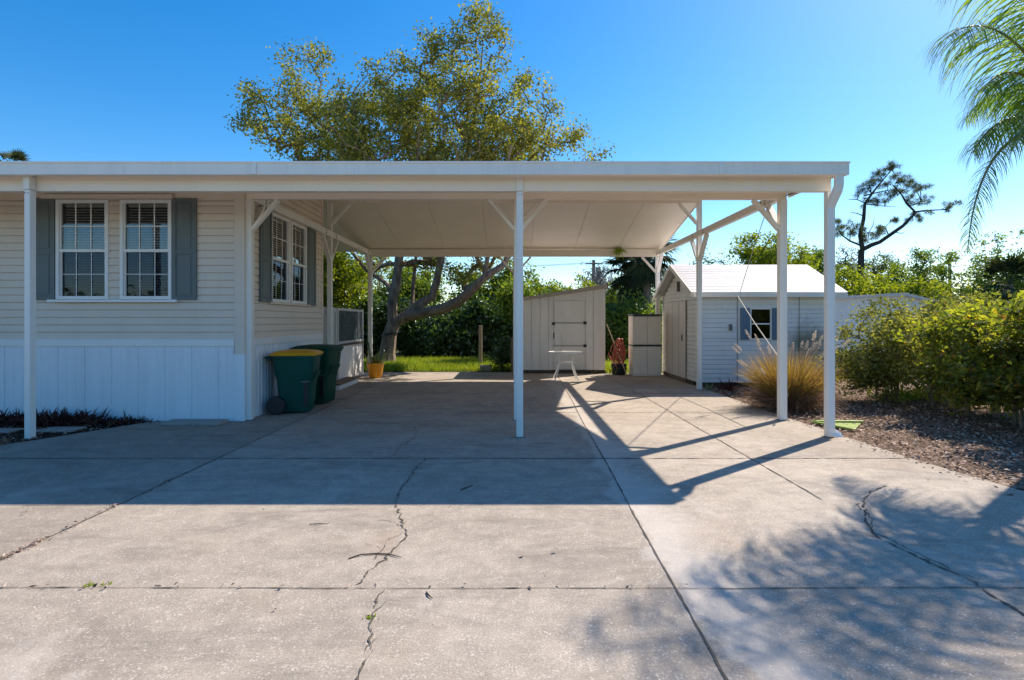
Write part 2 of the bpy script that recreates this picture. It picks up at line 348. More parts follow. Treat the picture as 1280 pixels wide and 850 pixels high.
def leaves(C, L, Wd, flat=.3, rnd=None, down=.2):
    """diamond leaves, each folded a little along its rib"""
    n = len(C); d = RNG.normal(size=(n, 3)); d[:, 2] = d[:, 2]*(1-flat)-down; d = unit(d)
    s = unit(np.cross(d, RNG.normal(size=(n, 3)))); u = np.cross(s, d)
    l = (L*RNG.uniform(.6, 1.25, n))[:, None]; w = (Wd*RNG.uniform(.65, 1.2, n))[:, None]
    V = np.stack([C-d*l*.5, C+s*w*.5+u*w*.15-d*l*.05, C+d*l*.5, C-s*w*.5+u*w*.15-d*l*.05], 1).reshape(-1, 3)
    return V, (RNG.random(n) if rnd is None else rnd)
def ribbons(S0, D0, Ln, Wd, droop, seg=4, side=None, taper=True, rnd=None, base_w=.6):
    """curved strips; returns verts, faces, per-face rnd"""
    n = len(S0); S0 = np.asarray(S0, float); D = unit(np.asarray(D0, float)); Ln = np.broadcast_to(Ln, n).astype(float); droop = np.broadcast_to(droop, n).astype(float)
    Wd = np.broadcast_to(Wd, n).astype(float)
    if side is None: side = unit(np.cross(D, RNG.normal(size=(n, 3))))
    P_ = S0.copy(); rows = []
    for i in range(seg+1):
        t = i/seg; w = Wd*(base_w+(1-base_w)*min(1, t*3))*(1-t**2.2 if taper else 1)+.0006
        rows.append((P_-side*(w/2)[:, None], P_+side*(w/2)[:, None]))
        D = D.copy(); D[:, 2] -= droop/seg*(.5+t); D = unit(D)
        P_ = P_+D*(Ln/seg)[:, None]
    V = np.stack([r for pair in rows for r in pair], 1)      # n, 2*(seg+1), 3
    k = 2*(seg+1); base = (np.arange(n)*k)[:, None, None]
    fi = np.array([[2*i, 2*i+1, 2*i+3, 2*i+2] for i in range(seg)])[None]
    idx = (base+fi).reshape(-1, 4)
    r = RNG.random(n) if rnd is None else rnd
    return V.reshape(-1, 3), idx, np.repeat(r, seg)
def ribmesh(name, parts):
    vs, ids, rs, o = [], [], [], 0
    for v, i, r in parts: vs.append(v); ids.append(i+o); rs.append(r); o += len(v)
    return npmesh(name, (np.concatenate(vs), np.concatenate(ids)), 4, np.concatenate(rs))

# ------------------------------------------------------------ the ground
def tone_mesh(polys, z):
    me = bpy.data.meshes.new('driveway'); vs = []; fs = []; tn = []
    for pts, t in polys:
        b = len(vs); vs += [(x, y, z) for x, y in pts]; fs.append(tuple(range(b, b+len(pts)))); tn.append(t)
    me.from_pydata(vs, [], fs); a = me.attributes.new('tone', 'FLOAT', 'FACE'); a.data.foreach_set('value', tn); return me
MB().quad((-900, -900, -.02), (900, -900, -.02), (900, 1500, -.02), (-900, 1500, -.02)).build('ground', 'ground')['kind'] = 'structure'
rows = [-7, -3.2, 0.1, 3.193, 6.2, 9.3, 12.5, 16.6]
tA = [1, 1, 1, .98, .95, .97, .98]; tB = [1.03, 1.03, 1.04, 1.08, 1.06, 1.05, 1.0]; tC = [.88, .88, .9, .86, .8, .82, .82]
polys = []
def j1(y): return .845+.025*y                              # the middle joint drifts a little
for i in range(7):
    a, b = rows[i], rows[i+1]
    polys.append(([(-3.2, a), (j1(a), a), (j1(b), b), (-3.2, b)], tA[i]))
    rx = lambda y: 4.25 if y > 7 else 4.25+(7-y)*.13
    polys.append(([(j1(a), a), (2.6, a), (2.6, b), (j1(b), b)], tB[i]))
    polys.append(([(2.6, a), (rx(a), a), (rx(b), b), (2.6, b)], tB[i]*.97))
polys.append(([(-14, -7), (-3.2, -7), (-3.2, 6.2), (-6.6, 6.2), (-14, 4.6)], .86))
polys.append(([(-6.6, 6.2), (-3.2, 6.2), (-3.2, 8.5), (-5.36, 8.5), (-5.95, 7.25)], .80))
polys.append(([(-4.1, 8.5), (-3.2, 8.5), (-3.2, 16.6), (-5.4, 16.6), (-5.4, 12.06), (-4.1, 12.06)], .82))
drive = link('driveway', tone_mesh(polys, 0), 'concrete'); drive['kind'] = 'structure'
# concrete depth along its open edges
e = MB(); e.quad((4.25, 7, 0), (4.25, 16.6, 0), (4.25, 16.6, -.05), (4.25, 7, -.05)); e.quad((4.25, 7, 0), (4.25, 7, -.05), (6.1, -7, -.05), (6.1, -7, 0))
e.quad((-5.4, 16.6, 0), (4.25, 16.6, 0), (4.25, 16.6, -.05), (-5.4, 16.6, -.05))
eo = e.build('driveway_edge', 'concrete', drive); aa = eo.data.attributes.new('tone', 'FLOAT', 'FACE'); aa.data.foreach_set('value', [.8]*len(eo.data.polygons))

def crackline(pts, w, jit, step=.05, z=.004, wj=.6):
    """dark ribbon with uneven edges along a polyline on the slab"""
    out = []
    for (a, b) in zip(pts[:-1], pts[1:]):
        a, b = np.array(a), np.array(b); k = max(1, int(np.linalg.norm(b-a)/step))
        for i in range(k): out.append(a+(b-a)*i/k)
    out.append(np.array(pts[-1])); out = np.array(out)
    off = np.cumsum(RNG.normal(size=out.shape)*jit, 0); off -= np.linspace(0, 1, len(off))[:, None]*off[-1]
    w = w*.48; out = out+off+RNG.normal(size=out.shape)*jit*.6
    d = np.gradient(out, axis=0); nrm = unit(np.c_[-d[:, 1], d[:, 0], np.zeros(len(d))])[:, :2]
    ww = w*RNG.uniform(1-wj, 1+wj, len(out)); ww[0] *= .3; ww[-1] *= .3
    wa, wb = ww*RNG.uniform(.3, .7, len(out)), ww*RNG.uniform(.3, .7, len(out))
    A = out+nrm*wa[:, None]; B = out-nrm*wb[:, None]
    m = MB(); k = len(out)
    m.add([(p[0], p[1], z) for p in A]+[(p[0], p[1], z) for p in B], [(i, k+i, k+i+1, i+1) for i in range(k-1)])
    return m
def gp(px, py): Y = F*CAMZ/(py-401); return ((px-640)/F*Y, Y)
joints = [([(-6.6, 6.2), (4.35, 6.2)], .034), ([(-3.3, 3.193), (4.75, 3.193)], .013), ([(-3.2, 9.3), (4.25, 9.3)], .026), ([(-3.2, 12.5), (4.25, 12.5)], .010), ([(-3.2, .1), (5.1, .1)], .013),
          ([(-3.2, -2), (-3.2, 16.6)], .030), ([(j1(-2), -2), (j1(16.6), 16.6)], .022), ([(2.6, 4.75), (2.6, 16.6)], .026),
          ([(-14, 4.6), (-6.6, 4.6), (-3.2, 4.63)], .009)]
for k, (p, w) in enumerate(joints):
    crackline(p, w, .0012, .06, .004).build('joint', 'joint', drive)
cr = [([(520, 533), (522, 545), (505, 556), (497, 565), (487, 572)], .016, .008), ([(535, 574), (515, 592), (500, 610), (494, 632)], .022, .010), ([(494, 632), (488, 641), (497, 658), (502, 669), (484, 685), (468, 705), (444, 732)], .022, .010),
      ([(480, 737), (472, 765), (462, 792), (458, 815), (452, 835), (441, 858)], .016, .007), ([(500, 669), (492, 672), (480, 688), (470, 700)], .010, .008),
      ([(1110, 608), (1080, 614), (1068, 632), (1080, 655), (1095, 672), (1150, 700), (1215, 730), (1290, 774)], .032, .006),
      ([(1072, 630), (1086, 653), (1102, 670), (1158, 697), (1224, 727)], .014, .007),
      ([(1110, 608), (1140, 611), (1165, 615)], .008, .006)]
for p, w, j in cr:
    for q in range(3):                                       # short side branches
        k = random.randrange(1, len(p)-1); b0 = gp(*p[k]); crackline([b0, (b0[0]+random.uniform(-.18, .18), b0[1]+random.uniform(.02, .16))], w*.35, j, .022, .0045, .9).build('crack', 'joint', drive)
    crackline([gp(*q) for q in p], w*.85, j*.9, .022, .005, .95).build('crack', 'joint', drive)

MB().quad((4.2, 1.5, -.012), (30, 1.5, -.012), (30, 14.5, -.012), (4.2, 14.5, -.012)).build('mulch_bed', 'mulch')['kind'] = 'structure'
MB().quad((-16, 4.5, -.008), (-6.6, 4.5, -.008), (-5.3, 8.52, -.008), (-16, 8.52, -.008)).build('planting_bed', 'mulch_dark')['kind'] = 'structure'
MB().quad((-200, -24, -.01), (200, -24, -.01), (200, -16, -.01), (-200, -16, -.01)).build('street', 'asphalt')['kind'] = 'structure'

# ------------------------------------------------------------ siding and windows
def mapf(X0):  # plane x = X0 facing +X : u = Y
    return lambda u, n, z: (X0+n, u, z)
def mapy(Y0):  # plane y = Y0 facing -Y : u = X
    return lambda u, n, z: (u, Y0-n, z)
def mbox(m, f, u0, u1, n0, n1, z0, z1):
    a = f(u0, n0, z0); b = f(u1, n1, z1)
    m.box(min(a[0], b[0]), max(a[0], b[0]), min(a[1], b[1]), max(a[1], b[1]), z0, z1)
def lap(f, u0, u1, z0, z1, step, holes=(), dep=.013, clip=None, back=.02):
    m = MB(); z = z0
    while z < z1-1e-4:
        zt = min(z+step, z1); cuts = sorted({z, zt, *[c for h in holes for c in (h[2], h[3]) if z < c < zt]})
        for a, b in zip(cuts[:-1], cuts[1:]):
            ua, ub = u0, u1
            if clip: ua, ub = clip((a+b)/2, u0, u1)
            if ub <= ua: continue
            sp = [(ua, ub)]
            for h in holes:
                if h[2] < (a+b)/2 < h[3]:
                    ns = []
                    for s0, s1 in sp:
                        if h[1] <= s0 or h[0] >= s1: ns.append((s0, s1)); continue
                        if h[0] > s0: ns.append((s0, h[0]))
                        if h[1] < s1: ns.append((h[1], s1))
                    sp = ns
            na = dep*(1-(a-z)/step); nb = dep*(1-(b-z)/step)
            for s0, s1 in sp:
                if b-a > .05:
                    k = b-.013; nk = dep*(1-(k-z)/step)
                    m.quad(f(s0, na, a), f(s1, na, a), f(s1, nk, k), f(s0, nk, k)); m.quad(f(s0, nk, k), f(s1, nk, k), f(s1, -.016, k+.002), f(s0, -.016, k+.002)); m.quad(f(s0, -.016, k+.002), f(s1, -.016, k+.002), f(s1, -.016, b), f(s0, -.016, b))
                    if a == z: m.quad(f(s0, -.016, a), f(s1, -.016, a), f(s1, na, a), f(s0, na, a))
                    continue
                m.quad(f(s0, na, a), f(s1, na, a), f(s1, nb, b), f(s0, nb, b))
                if a == z: m.quad(f(s0, 0, a), f(s1, 0, a), f(s1, na, a), f(s0, na, a))
        z = zt
    return m
def window(parent, f, u0, u1, z0, z1, label=None):
    fr = MB(); w = .05
    for (a, b, c, d) in ((u0, u0+w, z0, z1), (u1-w, u1, z0, z1), (u0+w, u1-w, z0, z0+w), (u0+w, u1-w, z1-w, z1)): mbox(fr, f, a, b, -.06, .028, c, d)
    o = fr.build('window', 'trim', parent, bev=.004)
    if label: o['label'] = label
    zm = z0+(z1-z0)*.49; a, b = u0+w, u1-w
    mb = MB(); mbox(mb, f, a, b, -.045, .012, zm-.022, zm+.022)
    for k, (c, d, nn) in enumerate(((z0+w, zm-.022, -.02), (zm+.022, z1-w, -.008))):
        mbox(mb, f, a, a+.018, nn-.02, nn+.012, c, d); mbox(mb, f, b-.018, b, nn-.02, nn+.012, c, d)
    mb.build('sash', 'trim', o)
    g = MB()
    for (c, d, nn) in ((z0+w, zm-.022, -.02), (zm+.022, z1-w, -.008)):
        for i in (1, 2): uu = a+(b-a)*i/3; mbox(g, f, uu-(.008 if nn > -.01 else .0045), uu+(.008 if nn > -.01 else .0045), nn-.006, nn+.002, c, d)
        zz = (c+d)/2; mbox(g, f, a+.018, b-.018, nn-.0055, nn+.0015, zz-(.008 if nn > -.01 else .0045), zz+(.008 if nn > -.01 else .0045))
    g.build('glazing_bar', 'trim', o)
    for (c, d, nn, mt) in ((z0+w, zm-.022, -.03, 'glass_screen'), (zm+.022, z1-w, -.018, 'glass')):
        MB().quad(f(a, nn, c), f(b, nn, c), f(b, nn, d), f(a, nn, d)).build('pane', mt, o)
    bl = MB(); z = z0+w+.02
    while z < z1-w-.02:
        bl.quad(f(a+.02, -.080, z), f(b-.012, -.080, z), f(b-.012, -.106, z+.020), f(a+.02, -.106, z+.020)); z += .040
    mbox(bl, f, a+.015, b-.01, -.11, -.075, z1-w-.035, z1-w-.003)
    bl.build('blind', 'blind', o)
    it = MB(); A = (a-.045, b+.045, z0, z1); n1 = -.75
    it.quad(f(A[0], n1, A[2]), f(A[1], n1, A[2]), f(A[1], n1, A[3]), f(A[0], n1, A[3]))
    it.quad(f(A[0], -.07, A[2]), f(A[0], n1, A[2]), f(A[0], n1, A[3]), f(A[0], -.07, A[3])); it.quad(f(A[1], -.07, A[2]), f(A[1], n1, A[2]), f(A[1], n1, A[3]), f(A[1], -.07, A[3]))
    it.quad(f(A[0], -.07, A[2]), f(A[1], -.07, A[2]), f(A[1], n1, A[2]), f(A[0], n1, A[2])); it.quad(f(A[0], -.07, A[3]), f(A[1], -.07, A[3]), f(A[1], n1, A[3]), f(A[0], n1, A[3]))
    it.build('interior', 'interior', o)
    return o
def shutter(parent, f, u0, u1, z0, z1, mat='shutter', split=.5):
    m = MB(); w = min(.055, (u1-u0)*.22); zm = z0+(z1-z0)*split
    for (a, b, c, d) in ((u0, u0+w, z0, z1), (u1-w, u1, z0, z1), (u0+w, u1-w, z0, z0+w), (u0+w, u1-w, z1-w, z1), (u0+w, u1-w, zm-w/2, zm+w/2)): mbox(m, f, a, b, .014, .042, c, d)
    mbox(m, f, u0+w, u1-w, .014, .028, z0+w, zm-w/2); mbox(m, f, u0+w, u1-w, .014, .028, zm+w/2, z1-w)
    for c, d in ((z0+w, zm-w/2), (zm+w/2, z1-w)):
        if u1-u0 > .2: mbox(m, f, u0+w+.03, u1-w-.03, .028, .036, c+.03, d-.03)
    return m.build('shutter', mat, parent, bev=.003)
def ribbed(f, u0, u1, z0, z1, per=.40):
    prof = [(0, .012), (.006, 0), (.018, 0), (.024, .012), (.11, .012), (.122, .020), (.142, .020), (.154, .012), (.245, .012), (.257, .020), (.277, .020), (.289, .012)]
    pts = []; u = u0
    while u < u1:
        for a, n in prof:
            if u+a*per/.4 < u1: pts.append((u+a*per/.4, n))
        u += per
    pts.append((u1, .012)); m = MB(); k = len(pts)
    m.add([f(a, n, z0) for a, n in pts]+[f(a, n, z1) for a, n in pts], [(i, i+1, k+i+1, k+i) for i in range(k-1)])
    return m

# ------------------------------------------------------------ the house
HX, HY, HXL, HB = -4.02, 8.52, -16.0, 12.05
house = thing('house', (-8, 10, 0), 'tan sided single storey home with white ribbed skirting and grey shutters', 'house')
fy, fx = mapy(HY), mapf(HX)
px2x = lambda px: (px-640)/F*HY
w1 = (px2x(71), px2x(136.5)); w2 = (px2x(151), px2x(215.5)); WZ0, WZ1 = 1.82, 3.31
holes = [(w1[0]+.01, w1[1]-.01, WZ0+.01, WZ1-.01), (w2[0]+.01, w2[1]-.01, WZ0+.01, WZ1-.01), (-13.0, -12.0, WZ0, WZ1)]
lap(fy, HXL, HX-.13, 1.225, 3.45, .111, holes).build('wall', 'siding', house)
cl = lambda z, a, b: (max(a, HY+.06+max(0, z-3.42)/.2), b)
sw = [(9.46, 10.26), (10.32, 11.09)]
holes2 = [(a+.01, b-.01, WZ0+.01, WZ1-.01) for a, b in sw]
lap(fx, HY+.01, HB-.06, 1.225, 4.15, .111, holes2, clip=cl).build('wall', 'siding', house)
m = MB(); m.box(HXL, HX-.001, HB-.02, HB, 0, 4.1); m.box(HXL, HXL+.02, HY, HB-.02, 0, 3.45); m.build('wall', 'siding', house)
for q in ((HX-.13, HX+.018, HY-.02, HY+.075, 1.0, 3.45), (HX-.06, HX+.018, HB-.06, HB+.02, 0, 4.05)): MB().box(*q).build('corner_trim', 'siding', house, bev=.004)
ribbed(fy, HXL, HX-.14, 0, 1.117).build('skirting', 'skirt', house)
ribbed(fx, HY+.02, HB-.06, 0, 1.117, .34).build('skirting', 'skirt', house)
m = MB(); m.box(HXL, HX-.131, HY-.035, HY+.01, 1.117, 1.225); m.box(HX-.01, HX+.035, HY+.076, HB-.061, 1.117, 1.225); m.build('skirting_cap', 'trim', house, bev=.005)
m = MB(); m.box(HX-.14, HX+.02, HY-.022, HY+.03, 0, 1.0); m.build('skirting_corner', 'skirt', house, bev=.004)
for (a, b) in (w1, w2): window(house, fy, a, b, WZ0, WZ1)
window(house, fy, -13.0, -12.0, WZ0, WZ1)
for (a, b) in sw: window(house, fx, a, b, WZ0, WZ1)
m = MB(); mbox(m, fy, px2x(56), px2x(219), .02, .09, 3.315, 3.38); m.build('window_head', 'siding', house, bev=.004)
m = MB(); mbox(m, fy, px2x(64), px2x(224), .02, .085, 1.775, 1.815); m.build('window_sill', 'trim', house, bev=.004)
m = MB(); mbox(m, fx, 9.36, 11.2, .02, .06, 1.78, 1.815); m.build('window_sill', 'siding', house, bev=.004)
shutter(house, fy, px2x(40), px2x(70.5), 1.81, 3.33, split=.47); shutter(house, fy, px2x(217), px2x(247), 1.81, 3.33, split=.47)
shutter(house, fx, 9.02, 9.45, 1.80, 3.33, split=.47); shutter(house, fx, 11.11, 11.56, 1.80, 3.33, split=.47)
m = MB()
for (ya, za, yb, zb) in ((8.60, 3.47, 12.43, 4.24), (16.26, 3.47, 12.43, 4.24)):
    m.prism([(HXL, ya, za), (HXL, yb, zb), (HXL, yb, zb+.08), (HXL, ya, za+.08)], (HX-.33-HXL, 0, 0))
m.build('roof', 'white', house)

# ------------------------------------------------------------ the carport
CX0, CX1 = -4.34, 4.19
cp = thing('carport', (.1, 12, 0), 'white open carport with gabled metal roof on slim posts with knee braces', 'carport')
# front flat strip, running on over the front of the house
m = MB(); m.box(-16, CX1-.012, 7.16, 8.60, 3.42, 3.50); m.build('roof', 'ceiling', cp)
m = MB(); m.box(-16, CX1, 7.06, 7.16, 3.315, 3.475); m.box(-16, CX1+.004, 7.045, 7.17, 3.452, 3.480); m.build('gutter', 'white', cp, bev=.008)
for x in (-9.4, -3.2, 2.6): MB().box(x-.03, x+.03, 7.040, 7.058, 3.317, 3.478).build('gutter_joint', 'white', cp, bev=.003)
m = MB(); m.box(CX1-.012, CX1+.004, 7.18, 8.62, 3.36, 3.475); m.build('fascia', 'white', cp)
m = MB(); m.box(-16, 4.10, 7.30, 7.40, 3.165, 3.418); m.build('front_beam', 'ceiling', cp, bev=.006)
m = MB(); m.box(-16, 4.15, 7.287, 7.298, 3.345, 3.385); m.build('front_beam_trim', 'ceiling', cp)
# gable roof
for (ya, yb) in ((8.60, 12.43), (16.26, 12.43)):
    s = 1 if yb > ya else -1
    m = MB(); n = 7; wd = (CX1-CX0)/n
    for i in range(n):
        x0 = CX0+i*wd+(.005 if i else 0); x1 = CX0+(i+1)*wd-(.005 if i < n-1 else 0)
        m.prism([(x0, ya, 3.47), (x0, yb, 4.24), (x0, yb, 4.26), (x0, ya, 3.49)], (x1-x0, 0, 0))
    m.prism([(CX0, ya, 3.492), (CX0, yb, 4.262), (CX0, yb, 4.31), (CX0, ya, 3.54)], (CX1-CX0, 0, 0))
    m.build('roof_slope', 'ceiling', cp)
    m = MB(); m.prism([(CX1+.002, ya, 3.44), (CX1+.002, yb, 4.21), (CX1+.002, yb, 4.32), (CX1+.002, ya, 3.55)], (.014, 0, 0)); m.build('barge_board', 'white', cp)
m = MB(); m.box(CX0, CX1, 16.26, 16.36, 3.40, 3.54); m.build('back_gutter', 'white', cp, bev=.006)
PX = (-3.98, .085, 4.09)
m = MB(); m.box(CX0+.3, 4.14, 8.57, 8.66, 3.335, 3.462); m.build('header_beam', 'ceiling', cp, bev=.005)
m = MB(); m.box(-4.03, 4.14, 15.93, 16.02, 3.30, 3.50); m.build('back_beam', 'ceiling', cp, bev=.005)
m = MB(); m.box(-4.03, 4.14, 12.385, 12.475, 4.065, 4.235); m.build('ridge_beam', 'ceiling', cp, bev=.005)
for x in (-3.98, 4.09):
    m = MB(); m.box(x-.045, x+.045, 8.665, 15.925, 3.335, 3.46); o = m.build('side_beam', 'white', cp, bev=.005)
    for yy in (9.1, 9.25, 12.05, 12.75, 15.6):
        for zz in (3.375, 3.42): MB().tube([(x+(.045 if x < 0 else -.045), yy, zz), (x+(.058 if x < 0 else -.058), yy, zz)], .012, 6).build('bolt', 'steel', o)
def post(x, y, top, w=.055, wx=None):
    wx = wx or w; m = MB(); m.box(x-wx, x+wx, y-w, y+w, 0.006, top); p = m.build('post', 'white', cp, bev=.007)
    b = MB(); b.box(x-wx-.03, x+wx+.03, y-w-.012, y+w+.012, 0.001, .0055); b.build('base_plate', 'steel', p)
    return p
for x in (-6.14, .10, 4.10, -11.5): 
    p = post(x, 7.35 if x > 0 else 7.25, 3.163, .05, {-6.14: .036, .10: .043}.get(x, .047))
    for q in (-.02, .02):
        fy0 = 7.299 if x > 0 else 7.199; MB().tube([(x+q, fy0+.003, 3.12), (x+q, fy0-.006, 3.12)], .007, 6).build('bolt', 'steel', p)
for q in ((-6.18, -6.10, 7.187, 7.284, 3.166, 3.33), (.06, .14, 7.276, 7.286, 3.166, 3.40)): MB().box(*q).build('post_strap', 'white', cp)
for x in PX:
    post(x, 8.615, 3.333); post(x, 15.975, 3.298); post(x, 12.43, 4.063, .05)
def brace(x, y, dx, dy, z0, z1, w=.048):
    m = MB(); p = Vector((x+(.05 if dx > 0 else -.05 if dx < 0 else 0), y+(.05 if dy > 0 else -.05 if dy < 0 else 0), z0)); q = Vector((x+dx, y+dy, z1))
    m.bar(p, q, w*1.1, w*1.9, (0, 1, 0) if dx else (1, 0, 0)); m.build('brace', 'white', cp, bev=.004)
for x in PX:
    for s in (-1, 1):
        if (x < -3 and s < 0) or (x > 4 and s > 0): continue
        brace(x, 8.615, .44*s, 0, 2.88, 3.33); brace(x, 15.975, .44*s, 0, 2.86, 3.29); brace(x, 12.43, .44*s, 0, 3.62, 4.06)
for x in (-3.98, 4.09):
    brace(x, 8.615, 0, .46, 2.88, 3.33); brace(x, 15.975, 0, -.46, 2.88, 3.33)
    for s in (-1, 1): brace(x, 12.43, 0, .5*s, 2.82, 3.33)
# downspout at the right front corner
m = MB(); dq = [(4.085, 7.11, 3.32), (4.085, 7.11, 3.20), (4.08, 7.13, 3.14), (4.06, 7.235, 2.99), (4.055, 7.25, 2.93), (4.055, 7.25, .15), (4.065, 7.245, .105), (4.14, 7.22, .055)]
m.loft([[(x+a_*.048, y+b_*(.034 if z > .12 else .02), z+(b_*.028 if z <= .155 or 2.93 < z < 3.16 else 0)) for a_, b_ in ((-1, -.8), (-.8, -1), (.8, -1), (1, -.8), (1, .8), (.8, 1), (-.8, 1), (-1, .8))] for x, y, z in dq])
m.build('downspout', 'white', cp, bev=.003)
m = MB(); m.tube([(4.14, 8.60, 3.39), (4.19, 8.05, 3.41)], .012, 6); m.build('strut', 'steel', cp)
# cables
cb = MB(); cb.tube([(3.93, 8.66, 3.34), (4.4, 10.4, 2.78), P(925, 365, 12.62)], .007, 5); tag(cb.build('cable', 'wire', origin=(3.93, 8.66, 3.34)), 'thin grey cable running from the carport beam down to the shed roof edge', 'cable')
cb = MB(); a = P(922, 370, 12.60); b2 = Vector((4.07, 8.68, .94)); cb.tube([a, a.lerp(b2, .5)-Vector((0, 0, .03)), b2], .009, 5); tag(cb.build('rope', 'rope', origin=tuple(b2)), 'pale rope slanting across the shed window from its eave to a carport post', 'rope')

# ------------------------------------------------------------ porch side
pr = thing('porch_screen', (-4.05, 14.4, 0), 'low white boarded porch wall with a hazy grey panel above it', 'porch screen')
fpo = mapf(-4.08)
m = lap(fpo, 13.3, 15.5, .09, .95, .16, dep=.01); m.box(-4.14, -4.081, 13.3, 15.5, .06, .95); m.build('lower_wall', 'trim', pr)
m = MB()
for (a, b, c, d) in ((13.24, 13.32, .05, 1.80), (15.44, 15.52, .05, 1.80), (13.32, 15.44, .95, 1.01), (13.32, 15.44, 1.74, 1.80), (15.05, 15.09, 1.01, 1.74)): m.box(-4.13, -4.05, a, b, c, d)
m.build('frame', 'screenframe', pr, bev=.004)
m = MB(); m.box(-4.095, -4.085, 13.32, 15.44, 1.01, 1.74); m.build('clear_panel', 'acrylic', pr)
m = MB(); m.box(-4.06, -4.02, 13.30, 15.5, .90, .948); m.build('ledge', 'darkwood', pr)
gt = thing('porch_gate', (-4.05, 12.6, 0), 'narrow grey framed gate panel beside the corner of the home', 'gate')
m = MB()
for (a, b, c, d) in ((12.18, 12.26, .05, 1.80), (13.12, 13.22, .05, 1.80), (12.26, 13.12, 1.70, 1.80), (12.26, 13.12, .05, .95)): m.box(-4.13, -4.06, a, b, c, d)
m.build('frame', 'screenframe', gt, bev=.004)
m = MB(); m.box(-4.10, -4.09, 12.26, 12.55, .95, 1.70); m.box(-4.10, -4.09, 12.85, 13.12, .95, 1.70); m.build('panel', 'screenframe', gt)
st = thing('porch_step', (-3.88, 13.1, 0), 'low timber step with white riser beneath the porch wall', 'step')
m = MB(); m.box(-4.04, -3.72, 12.3, 13.9, .10, .135); m.build('tread', 'wood', st, bev=.004)
m = MB(); m.box(-4.0, -3.74, 12.34, 13.86, 0.001, .098); m.build('riser', 'trim', st)

# ------------------------------------------------------------ bins
def bin_(x, y, rz, body, lid, label, sc=1.0):
    t = thing('wheelie_bin', (x, y, 0), label, 'bin')
    R_ = Matrix.Rotation(R(rz), 3, 'Z')
    def T(p): q = R_ @ (Vector(p)*sc); return (q.x+x, q.y+y, q.z)
    lv = [(.03, .245, .25, .06), (.05, .262, .262, .07), (.30, .28, .28, .07), (.56, .30, .30, .07), (.64, .33, .318, .07), (.80, .345, .33, .06), (.92, .355, .345, .06), (.925, .375, .365, .06), (.955, .378, .368, .06)]
    m = MB(); m.loft([[T(p) for p in rrect(0, 0, hx*.93, hy*.93, z, r)] for z, hx, hy, r in lv]); m.smooth = True; b = m.build('body', body, t, smooth=True)
    m = MB(); rg = [(.958, .385, .375, 0), (.985, .395, .385, 0), (1.0, .38, .37, .0), (1.03, .30, .29, 0), (1.045, .15, .15, 0)]
    m.loft([[T(p) for p in rrect(0, 0, hx*.94, hy*.94, z, .07)] for z, hx, hy, _ in rg]); m.build('lid', lid, t, smooth=True)
    m = MB()                                                # hinge bar and handle on the wheel side
    m.tube([T((-.44, -.28, .93)), T((-.44, .28, .93))], .018*sc, 8)
    for s in (-.22, .22): m.bar(T((-.44, s, .93)), T((-.36, s, .90)), .03, .05)
    m.build('handle', body, t)
    for s in (-1, 1):
        m = MB(); c0, c1 = T((-.27, .275*s, .15)), T((-.27, .345*s, .15)); m.tube([c0, c1], .148*sc, 20); w = m.build('wheel', 'black', t, bev=.01)
    m = MB(); m.tube([T((-.27, -.28, .15)), T((-.27, .28, .15))], .014, 6); m.build('axle', 'steel', t)
    m = MB()                                                # catch bar pocket, gusset ribs
    for s in (-1, 1):
        m.prism([T((.06, .286*s, .62)), T((.27, .286*s, .62)), T((.28, .334*s, .86)), T((.14, .334*s, .86))], tuple(R_ @ Vector((0, .012*s, 0))))
    m.prism([T((.266, -.19, .50)), T((.266, .19, .50)), T((.34, .2, .68)), T((.34, -.2, .68))], tuple(R_ @ Vector((.008, 0, 0))))
    m.build('gusset', body, t, bev=.006)
    m = MB(); m.box(-.01, .01, -.01, .01, 0, .01); m.v = []; m.f = []
    vs = [(x2, y2, z2) for z2 in (.14, .50) for y2 in (-.252, -.280) for x2 in (.155, .225)]
    m.add([T(v) for v in vs], [(0, 2, 3, 1), (4, 5, 7, 6), (0, 1, 5, 4), (2, 6, 7, 3), (0, 4, 6, 2), (1, 3, 7, 5)])
    m.build('grab_recess', 'black', t)
    m = MB(); m.tube([T((.12, -.292, .53)), T((.25, -.292, .53))], .011, 6); m.build('catch_bar', 'steel', t)
    return t
bin_(-3.55, 9.42, 8, 'bin_green', 'yellow', 'green wheeled bin with a yellow lid beside the side wall', .98)
bin_(-3.56, 10.42, -4, 'bin_green2', 'bin_green2', 'all green wheeled bin standing behind the yellow lidded one', 1.02)

# ------------------------------------------------------------ orange pot
pt = thing('plant_pot', (-3.60, 15.0, 0), 'bright yellow orange pot of pale cactus stems beside the rear post', 'potted plant')
c = (-3.60, 15.0); prof = [(.15, .003), (.165, .03), (.215, .33), (.225, .345), (.232, .38), (.215, .385), (.20, .36), (.19, .33)]
m = MB(); m.loft([[(c[0]+r*math.cos(2*math.pi*j/24), c[1]+r*math.sin(2*math.pi*j/24), z) for j in range(24)] for r, z in prof]); m.build('pot', 'pot', pt, smooth=True)
sp = np.array([[c[0]+RNG.normal()*.09, c[1]+RNG.normal()*.09, .34] for _ in range(26)]); dd = np.c_[RNG.normal(size=(26, 2))*.45, np.full(26, 1.0)]
pr_ = ribbons(sp, dd, RNG.uniform(.2, .5, 26), .07, .5, 5)
link('foliage', ribmesh('foliage', [pr_]), 'cactus', pt)
m = MB()
for dx, h, ln in ((-.13, .95, -.06), (.17, .74, .05), (.02, .62, 0), (-.05, .55, -.02)):
    m.tube([(c[0]+dx*.6, c[1], .33), (c[0]+dx*.9+ln*.5, c[1], .33+(h-.33)*.5), (c[0]+dx+ln, c[1], h-.03), (c[0]+dx+ln, c[1], h)], [.03, .035, .03, .008], 7)
m.build('stem', 'cactus', pt)

